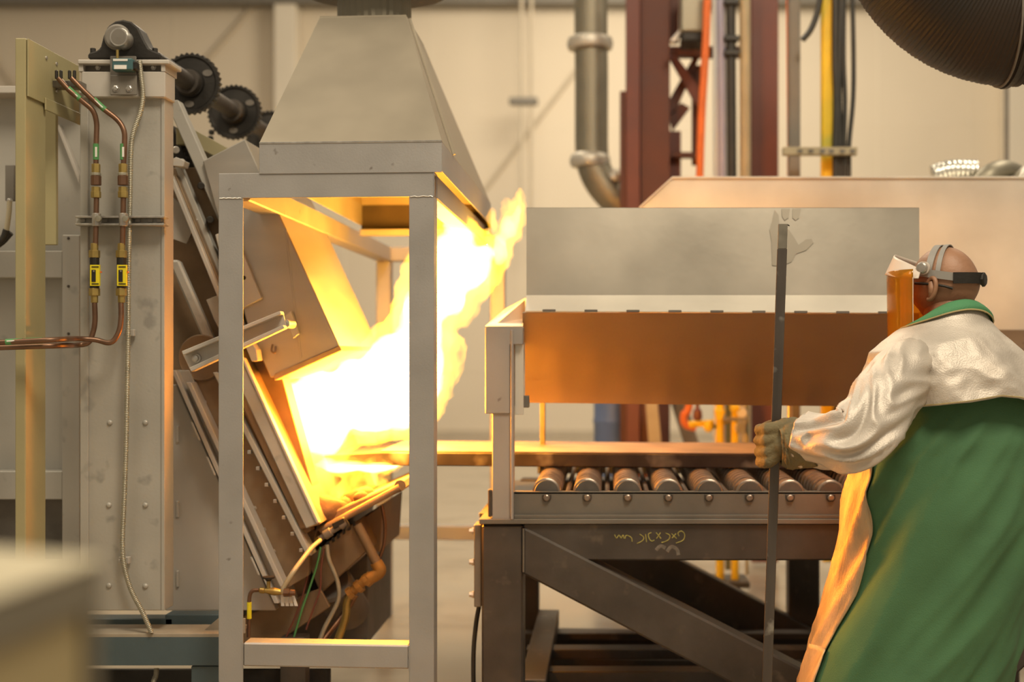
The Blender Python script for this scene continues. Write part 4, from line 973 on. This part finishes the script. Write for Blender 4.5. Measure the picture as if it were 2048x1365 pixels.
# ------- coat: rings by height, (py, left, right, half depth)
COAT = [(672, 1825, 1985, .11), (700, 1808, 2008, .13), (760, 1785, 2050, .17), (830, 1765, 2080, .20), (880, 1742, 2084, .21), (915, 1722, 2084, .21), (950, 1722, 2082, .215), (1000, 1714, 2076, .22), (1060, 1706, 2066, .225), (1110, 1698, 2054, .23), (1180, 1681, 2042, .235), (1300, 1650, 2014, .24), (1365, 1634, 1998, .245), (1450, 1616, 1983, .25)]
def coat_pt(t, py, off=0.):
    l, r, b = interp(COAT, py)
    a = (r-l)/2; cx = (l+r)/2
    c = Q(cx, py, .12); am = a/616.3
    z = c.z
    fold = .030*ridged(Vector((t*1.5+(z-1)*1.6, z*1.1, 3)))*min(1, max(0, (py-830)/200))
    fold += .017*ridged(Vector((t*2.6+(z-1)*4.5, z*2.0, 7)))*min(1, max(0, (py-820)/60))+.004*ridged(Vector((t*4-z*6, z*7, 5)))*max(0, (py-1150)/300)
    drape = .010*math.sin(t*7+z*5)*min(1, max(0, (py-1000)/300))
    rr_ = off+fold+drape
    ex = 1.0
    return Vector((c.x+(am+rr_)*math.cos(t), c.y-(b+rr_)*math.sin(t), c.z))
bm = BM(); rings = []; NT = 140
pys = [672+i*(1450-672)/110 for i in range(111)]
for py in pys: rings.append([bm.verts.new(coat_pt(2*PI*j/NT, py)) for j in range(NT)])
for a, b in zip(rings, rings[1:]):
    for j in range(NT): bm.faces.new((a[j], a[(j+1) % NT], b[(j+1) % NT], b[j]))
coat = solid(pp('coat', bm, 'coatg', smooth=0, label='long green flame-resistant coat'), .004)
XS = [(880, 1742), (915, 1743), (950, 1743), (1000, 1739), (1060, 1737), (1110, 1727), (1180, 1704), (1250, 1673), (1300, 1656), (1365, 1632), (1450, 1606)]
bm = BM(); rings = []; NA = 44
for i in range(81):
    py = 850+i*(1450-850)/80
    l, r, b = interp(COAT, py); xs = interp(XS, py)[0]; a = (r-l)/2; cx = (l+r)/2
    t0 = math.acos(max(-1, (xs-cx)/(a+2))); t1 = 2*PI-.9
    rings.append([bm.verts.new(coat_pt(t0+(t1-t0)*j/NA, py, .007+.002*noise.noise(Vector((j*.3, py*.02, 0))))) for j in range(NA+1)])
for a, b in zip(rings, rings[1:]):
    for j in range(NA): bm.faces.new((a[j], a[j+1], b[j+1], b[j]))
ap = solid(pp('front_panel', bm, 'silverp', smooth=0, label='aluminised front panel with orange firelight in its colour'), .004, 1)
pk = BM(); rr_ = []
for i in range(13):
    py = 1290+i*10; l, r, b = interp(COAT, py)
    rr_.append([pk.verts.new(coat_pt(t, py, .013)) for t in [2.75+.07*j for j in range(9)]])
for a, b in zip(rr_, rr_[1:]):
    for j in range(8): pk.faces.new((a[j], a[j+1], b[j+1], b[j]))
solid(obj('pocket', pk, M['silverp'], ap, 40), .003, 1)
# ------- cape
CAPE = [(612, 1812, 1968, .118), (640, 1806, 1976, .128), (655, 1797, 1988, .142), (668, 1786, 2000, .158), (684, 1766, 2016, .178), (705, 1746, 2036, .2), (735, 1742, 2062, .22), (770, 1746, 2080, .235), (815, 1752, 2096, .245)]
CB = [(0, 652), (30, 634), (60, 620), (90, 624), (120, 641), (150, 653), (180, 661), (230, 650), (270, 632), (320, 640), (360, 652)]
def sm(tab, d): return sum(interp(tab, (d+k) % 360)[0] for k in (-14, -7, 0, 7, 14))/5
def hem(t):
    d = math.degrees(t) % 360
    return interp([(0, 806), (45, 806), (56, 803), (66, 792), (78, 789), (95, 798), (115, 806), (135, 812), (180, 800), (270, 800), (360, 806)], d)[0]
def cape_pt(t, s, off=0.):
    top = sm(CB, math.degrees(t) % 360)-4
    py = top+(hem(t)-top)*s
    l, r, b = interp(CAPE, py); a = (r-l)/2; c = Q((l+r)/2, py, .11+.04*max(0, 1-s*3)); am = a/616.3
    k = min(1, max(0, (s-.15)/.5))
    f = .016*k*ridged(Vector((t*1.6, s*1.2, 11)))+.011*k*ridged(Vector((t*3.0+s, s*2.6, 17)))+.004*noise.noise(Vector((t*9, s*9, 2)))*k
    f += .014*math.exp(-((math.degrees(t)-68)/9)**2)*max(0, s-.4)
    return Vector((c.x+(am+f+off)*math.cos(t), c.y-(b+f+off)*math.sin(t), c.z))
bm = BM(); rings = []
for i in range(61): rings.append([bm.verts.new(cape_pt(2*PI*j/NT, i/60)) for j in range(NT)])
for a, b in zip(rings, rings[1:]):
    for j in range(NT): bm.faces.new((a[j], a[(j+1) % NT], b[(j+1) % NT], b[j]))
cape = solid(pp('cape', bm, 'silver', smooth=0, label='silver aluminised shoulder cape'), .005)
obj('hem_stitching', tube([cape_pt(2*PI*j/NT, .985, .003) for j in range(NT)], .0018, 6, k=0), M['stitch'], cape, 60)
# ------- sleeves
def wrk(t): return .75+1.3*math.exp(-((t-.62)/.2)**2)+.9*max(0, t-.8)
SL = [(Q(1850, 722, .03), .06), (Q(1826, 734, .0), .09), (Q(1800, 758, -.05), .098), (Q(1768, 802, -.12), .093), (Q(1741, 848, -.17), .086), (Q(1716, 880, -.19), .077), (Q(1680, 886, -.16), .076), (Q(1645, 886, -.11), .077), (Q(1610, 880, -.07), .082)]
sl = solid(pp('sleeve', cloth_tube(SL, 96, 14, .0125, (11, 1.5), 2, wrk), 'silver', smooth=0), .004)
cuffp = [SL[-1][0]+(Vector((math.sin(0), 0, 0)))]
fl = frames([SL[-2][0], SL[-1][0], SL[-1][0]*2-SL[-2][0]])[1]
obj('cuff_hem', tube([fl[0]+(fl[2]*math.cos(2*PI*j/40)+fl[3]*math.sin(2*PI*j/40))*.083 for j in range(41)], .0028, 6, k=0), M['silver'], sl, 60)
solid(pp('sleeve', cloth_tube([(Q(1985, 740, .2), .06), (Q(2005, 765, .26), .09), (Q(2025, 800, .32), .1), (Q(2022, 880, .38), .085), (Q(1980, 915, .44), .08), (Q(1935, 938, .5), .075)], 48, 8, .008, (13, 1.6), 5), 'silver', smooth=0), .004)
# ------- collar
CB = [(0, 652), (30, 634), (60, 620), (90, 624), (120, 641), (150, 653), (180, 661), (230, 650), (270, 632), (320, 640), (360, 652)]
CT = [(0, 643), (30, 616), (60, 601), (90, 601), (120, 617), (150, 641), (180, 656), (230, 640), (270, 615), (320, 625), (360, 643)]
bm = BM(); rings = []; N2 = 90
def sm(tab, d): return sum(interp(tab, (d+k) % 360)[0] for k in (-14, -7, 0, 7, 14))/5
for s in range(9):
    f = s/8; ring = []
    for j in range(N2):
        d = 360*j/N2; t = math.radians(d)
        y = sm(CB, d)*(1-f)+sm(CT, d)*f
        ra = (94-20*f)/616.3; rb = .138-.034*f
        c = Q(1889+7*f, y, .15)
        bulge = .010*math.sin(PI*f)
        ring.append(bm.verts.new(Vector((c.x+(ra+bulge)*math.cos(t), c.y-(rb+bulge)*math.sin(t), c.z))))
    rings.append(ring)
for a, b in zip(rings, rings[1:]):
    for j in range(N2): bm.faces.new((a[j], a[(j+1) % N2], b[(j+1) % N2], b[j]))
edge = [v.co.copy() for v in rings[0]]
co = solid(pp('collar', bm, 'collar', smooth=0, label='folded green collar with frayed tan edge'), .005)
obj('collar_edge', tube(edge+[edge[0]], .0028, 6, k=0), M['stitch'], co, 60)
# ------- gloves (remeshed to one surface)
def glove(c, fy=1, name='glove'):
    bm = BM(); s = 1/616.3
    def V(px, py, dy): return c+Vector(((px-1548)*s, dy*fy, (888-py)*s))
    def chain(pts): 
        for (a, ra), (b, rb) in zip(pts, pts[1:]):
            n_ = 6
            for i in range(n_+1):
                t = i/n_; p = a.lerp(b, t); r = ra+(rb-ra)*t
                bmesh.ops.create_icosphere(bm, subdivisions=2, radius=r, matrix=Matrix.Translation(p))
    for k, y in enumerate((858, 880, 902, 922)):
        L_ = (0, 3, 1, -5)[k]
        chain([(V(1568, 872+(y-888)*.55, -.045), .029), (V(1532+abs(k-1), y, -.043), .0215), (V(1520-L_*.4, y+2, -.002), .0195), (V(1529-L_, y+4, .034), .0185), (V(1551-L_, y+5, .042), .017)])
    chain([(V(1590, 866, -.035), .034), (V(1570, 853, -.006), .026), (V(1552, 851, .030), .021), (V(1536, 856, .046), .018)])
    chain([(V(1610, 886, -.055), .052), (V(1585, 886, -.05), .05), (V(1562, 890, -.048), .038)])
    o = pp(name, bm, 'glove', smooth=None)
    r = o.modifiers.new('join', 'REMESH'); r.mode = 'VOXEL'; r.voxel_size = .0042; r.use_smooth_shade = True
    s_ = o.modifiers.new('soft', 'SMOOTH'); s_.iterations = 3; s_.factor = .6
    tx = bpy.data.textures.get('leather_folds') or bpy.data.textures.new('leather_folds', 'CLOUDS'); tx.noise_scale = .03
    d_ = o.modifiers.new('folds', 'DISPLACE'); d_.texture = tx; d_.strength = .007; d_.mid_level = .5; d_.texture_coords = 'LOCAL'
    return o
gl = glove(Q(1548, 888, .0), 1)
solid(obj('glove_cuff', cloth_tube([(Q(1640, 889, -.10), .062), (Q(1615, 888, -.08), .068), (Q(1592, 887, -.06), .073), (Q(1572, 887, -.05), .070), (Q(1558, 888, -.05), .056)], 56, 10, .010, (20, 1.2), 3), M['glove'], gl, 0), .004)
glove(Q(1890, 942, .56), -1)
# ------- trousers and boots (below the coat)
for hip, knee, ank, toe in (((1815, 1100, .02), (1785, 1325, .0), (1782, 1590, .03), (1718, 1612, .07)), ((1900, 1100, .22), (1860, 1325, .22), (1880, 1590, .24), (1815, 1612, .28))):
    pp('trouser_leg', cloth_tube([(Q(*hip), .10), (Q(*knee), .085), (Q(ank[0], ank[1]-15, ank[2]), .075)], 36, 14, .006, (10, 1.5), 4), 'trouser', smooth=0)
    a = Q(*ank); t = Q(*toe); a.z = .05; t.z = .045
    bm = BM(); rings = []
    dirv = (t-a).normalized(); sdv = dirv.cross(upv).normalized()
    for d_, wdt, hgt in ((-.075, .02, .06), (-.07, .036, .11), (-.02, .045, .135), (.05, .043, .11), (.12, .05, .075), (.18, .048, .06), (.205, .03, .035)):
        ring = []
        for j in range(20):
            an = 2*PI*j/20; x = math.cos(an)*wdt; z = math.sin(an)
            ring.append(bm.verts.new(Vector((a.x, a.y, 0))+dirv*d_+sdv*x+upv*(hgt/2+z*hgt/2)))
        rings.append(ring)
    for r0, r1 in zip(rings, rings[1:]):
        for j in range(20): bm.faces.new((r0[j], r0[(j+1) % 20], r1[(j+1) % 20], r1[j]))
    bm.faces.new(rings[0][::-1]); bm.faces.new(rings[-1])
    pp('boot', bm, 'black', smooth=50)
# ------- face shield
fs = pp('face_shield', BM(), 'whitep') if False else None
vc = hc+fw*.045
def cylp(a, r, py, tilt=0):
    z = Q(1850, py).z
    return Vector((vc.x, vc.y, 0))+(fw*math.cos(a)+lf*math.sin(a))*r+upv*z
bm = BM(); rings = []; na = 48
AM = math.radians(86)
for i in range(9):
    f = i/8; rings.append([bm.verts.new(cylp(-AM+2*AM*j/na, .138+.003*f, 690-f*(690-540+5*abs(math.sin(-AM+2*AM*j/na)))*1.0)) for j in range(na+1)])
for a, b in zip(rings, rings[1:]):
    for j in range(na): bm.faces.new((a[j], a[j+1], b[j+1], b[j]))
crown = None
bmc = BM(); rc = []
for i in range(9):
    f = i/8; row = []
    for j in range(na+1):
        a = -AM*1.08+2*AM*1.08*j/na; sa = abs(math.sin(a))**3
        lo = 541+13*sa; hi = 498+33*abs(a/AM)**1.6
        r = (.147-.030*f) if True else 0
        row.append(bmc.verts.new(cylp(a, r-.010*sa, lo+(hi-lo)*f)))
    rc.append(row)
for a, b in zip(rc, rc[1:]):
    for j in range(na): bmc.faces.new((a[j], a[j+1], b[j+1], b[j]))
crown = solid(pp('face_shield', bmc, 'whitep', smooth=0, label='face shield with pale crown and orange tinted visor'), .0025)
ORG[crown.name] = ORG[pe.name]
vz = solid(obj('visor', bm, M['visor'], crown, 0, label='orange tinted transparent visor'), .0012)
obj('visor_rim', tube([cylp(AM, .139, 690), cylp(AM, .141, 600), cylp(AM, .141, 552)], .0016, 6, k=0), M['whitep'], crown, 60)
kn = cylp(math.radians(93), .130, 543)
kn = hc+lf*.105+fw*.037+upv*(Q(0, 541).z-hc.z)
obj('pivot_knob', lathe(kn, lf, [(-.012, .012), (0, .018), (.008, .018), (.012, .014), (.013, .005)], 24), M['bolt'], crown, 35)
obj('pivot_washer', lathe(kn, lf, [(-.016, .022), (-.004, .022)], 24), M['whitep'], crown, 35)
def strap(points, wd, th, m, name):
    """points on head surface (a, elevation z offset) -> flat strap; wd vertical/lateral width vector function"""
    bm = BM(); n = len(points); rows = []
    for i, (p, wv, nv) in enumerate(points):
        rows.append([bm.verts.new(p-wv*wd/2), bm.verts.new(p+wv*wd/2), bm.verts.new(p+wv*wd/2+nv*th), bm.verts.new(p-wv*wd/2+nv*th)])
    for a, b in zip(rows, rows[1:]):
        for j in range(4): bm.faces.new((a[j], a[(j+1) % 4], b[(j+1) % 4], b[j]))
    bm.faces.new(rows[0]); bm.faces.new(rows[-1][::-1])
    return obj(name, bm, M[m], crown, 30)
def bandring(a0, a1, e0, e1, n=30):
    out = []
    for i in range(n+1):
        t = i/n; a = a0+(a1-a0)*t; e = e0+(e1-e0)*t
        nv = (fw*math.cos(a)+lf*math.sin(a)); p = headp(a, e, .006)
        out.append((p, upv, nv))
    return out
R_ = math.radians
strap(bandring(R_(20), R_(125), R_(22), R_(7)), .026, .003, 'greyp', 'headband')
strap(bandring(R_(-20), R_(-125), R_(22), R_(7)), .026, .003, 'greyp', 'headband')
rat = strap(bandring(R_(118), R_(242), R_(6), R_(6)), .036, .009, 'black', 'ratchet_band')
pk_ = headp(PI, R_(4), .010)
obj('ratchet_knob', lathe(pk_, -fw, [(0, .024), (.008, .023), (.011, .018)], 8), M['black'], crown, 30)
def over(tilt0, n=40, a_off=0, e0=12):
    out = []
    for i in range(n+1):
        th = R_(e0)+(PI-2*R_(e0))*i/n     # from left side over the top to the right side
        l_, u_ = math.cos(th), math.sin(th)
        f_ = tilt0*u_ + a_off*(1-u_)
        v = Vector((f_, l_, u_)).normalized()
        a = math.atan2(v.y, v.x); e = math.asin(v.z)
        p = headp(a, e, .005); nv = (p-hc).normalized()
        out.append((p, fw, nv))
    return out
strap(over(.12, e0=14, a_off=.25), .022, .003, 'greyp', 'top_strap')
strap(over(-.12, e0=14, a_off=-.05), .016, .003, 'greyp', 'top_strap')
gls = pp('glasses', tube([headp(R_(55), R_(0), .010), headp(R_(80), R_(-2), .008), headp(R_(103), R_(-5), .007), headp(R_(118), R_(-9), .005)], .0042, 8), 'black', smooth=60)
obj('lens', sheet([headp(R_(12), R_(10), .018), headp(R_(40), R_(8), .02), headp(R_(40), R_(-14), .02), headp(R_(12), R_(-12), .018)], .002), M['visor'], gls)

# ------------------------------------------------------------------ the bar in his hand
rd = thing('steel_bar', 'tall flat steel bar held upright by the worker, pale at its top end', 'bar', (Q(1523, 1632).x, YM, 0))
zt = Q(0, 448).z
b0 = Q(1524.5, 1631); t0_ = Q(1566, 448); b0.z = 0.0
def barseg(f0, f1, wd, th, name, m):
    bm = BM(); a = b0.lerp(t0_, f0); b = b0.lerp(t0_, f1); h = Vector((wd/2, 0, 0)); dd = Vector((0, th, 0))
    add_hull(bm, [a-h-dd/2, a+h-dd/2, b+h-dd/2, b-h-dd/2], dd); bmesh.ops.recalc_face_normals(bm, faces=bm.faces); bev(bm, .0015)
    return obj(name, bm, M[m], rd)
barseg(0, .958, .031, .010, 'bar', 'rod'); barseg(.958, 1, .029, .010, 'bar_end', 'rodtip')
obj('hook', tube([Q(1571, 455), Q(1574, 450), Q(1579, 452)], .0022, 6), M['black'], rd, 60)

# ------------------------------------------------------------------ flames
def blobs(lst, name, m, parent, vox, disp, shrink=0, nscale=.14, seed=0, size_mod=1.):
    bm = BM()
    for px, py, Y, rx, rz, ry in lst:
        c = P(px, py, Y); b2 = BM()
        bmesh.ops.create_icosphere(bm, subdivisions=3, radius=1, matrix=Matrix.Translation(c) @ Matrix.Diagonal((max(.01, rx-shrink), max(.01, ry-shrink), max(.01, rz-shrink), 1)))
        b2.free()
    o = obj(name, bm, m, parent)
    r = o.modifiers.new('join', 'REMESH'); r.mode = 'VOXEL'; r.voxel_size = vox
    tx = bpy.data.textures.new('turbulence', 'CLOUDS'); tx.noise_scale = nscale; tx.noise_depth = 3
    d_ = o.modifiers.new('licks', 'DISPLACE'); d_.texture = tx; d_.strength = disp; d_.mid_level = .5; d_.texture_coords = 'GLOBAL'
    return o
FL = [(592, 850, 5.35, .14, .17, .30), (600, 800, 5.45, .11, .12, .30), (650, 800, 5.45, .17, .18, .34), (650, 870, 5.4, .14, .14, .32), (720, 790, 5.5, .20, .20, .38), (735, 830, 5.5, .19, .13, .38),
      (790, 760, 5.5, .20, .25, .38), (810, 830, 5.5, .11, .11, .36), (845, 660, 5.5, .13, .26, .36), (850, 740, 5.5, .12, .22, .34), (880, 560, 5.5, .15, .20, .36), (910, 520, 5.55, .15, .16, .34), (940, 540, 5.6, .12, .13, .28), (925, 470, 5.6, .10, .08, .22), (900, 600, 5.55, .12, .12, .3), (960, 520, 5.6, .09, .10, .2), (750, 810, 5.1, .14, .14, .42), (690, 805, 5.06, .10, .08, .42),
      (850, 540, 5.55, .06, .17, .25), (895, 450, 5.5, .07, .07, .2), (886, 720, 5.4, .07, .15, .14), (975, 500, 5.6, .08, .08, .2)]
fl = thing('flame', 'big white-hot flame rolling out of the furnace mouth up into the hood', 'flame', P(700, 880, 5.5))
blobs(FL, 'flame_edge', M['fl_out'], fl, .022, .11, 0, .11)
blobs(FL, 'flame_heart', M['fl_in'], fl, .025, .08, .055, .13)
TG = [(1000, 500, 5.6, .055, .10, .09), (1018, 455, 5.6, .06, .08, .08), (1036, 430, 5.6, .035, .07, .06), (1040, 398, 5.6, .018, .05, .03), (1012, 420, 5.6, .018, .06, .03), (985, 545, 5.6, .05, .06, .08), (985, 440, 5.45, .02, .05, .04)]
ft = thing('flame', 'flickering flame tongue licking up beside the hood corner', 'flame', P(1000, 560, 5.6))
blobs(TG, 'flame_edge', M['fl_out'], ft, .011, .05, 0, .045)
blobs([(px, py, Y, a*.8, b*.8, c*.8) for px, py, Y, a, b, c in TG[:4]], 'flame_heart', M['fl_in'], ft, .012, .03, .012, .05)
LW = [(650, 925, 5.4, .05, .03, .2), (700, 930, 5.5, .12, .035, .3), (760, 930, 5.55, .10, .035, .32), (720, 965, 5.45, .07, .045, .22), (690, 985, 5.3, .05, .05, .16), (745, 975, 5.35, .06, .03, .2), (675, 1000, 5.2, .035, .04, .1)]
f3 = thing('flame', 'low yellow flames dancing on the sill under the plate tip', 'flame', P(700, 1010, 5.3))
blobs(LW, 'flame_edge', M['fl_low'], f3, .012, .05, 0, .05)
blobs(LW[:3], 'flame_heart', M['fl_in'], f3, .014, .02, .012, .08)
FIRE = (1, .25, .008)
def fire_light(px, py, Y, power, r=.07):
    l = bpy.data.lights.new('fire_light', 'POINT'); l.energy = power; l.color = FIRE; l.shadow_soft_size = r
    o = bpy.data.objects.new('fire_light', l); COL.objects.link(o); o.location = P(px, py, Y)
fire_light(720, 820, 5.45, 22, .10); fire_light(820, 740, 5.6, 26, .10); fire_light(900, 560, 5.5, 16, .08); fire_light(690, 800, 4.97, 26, .04)
m0 = P(600, 850, 5.45)
area('furnace_glow', m0, .42, 680, FIRE, m0+Vector((1, -.12, .03)), .8)
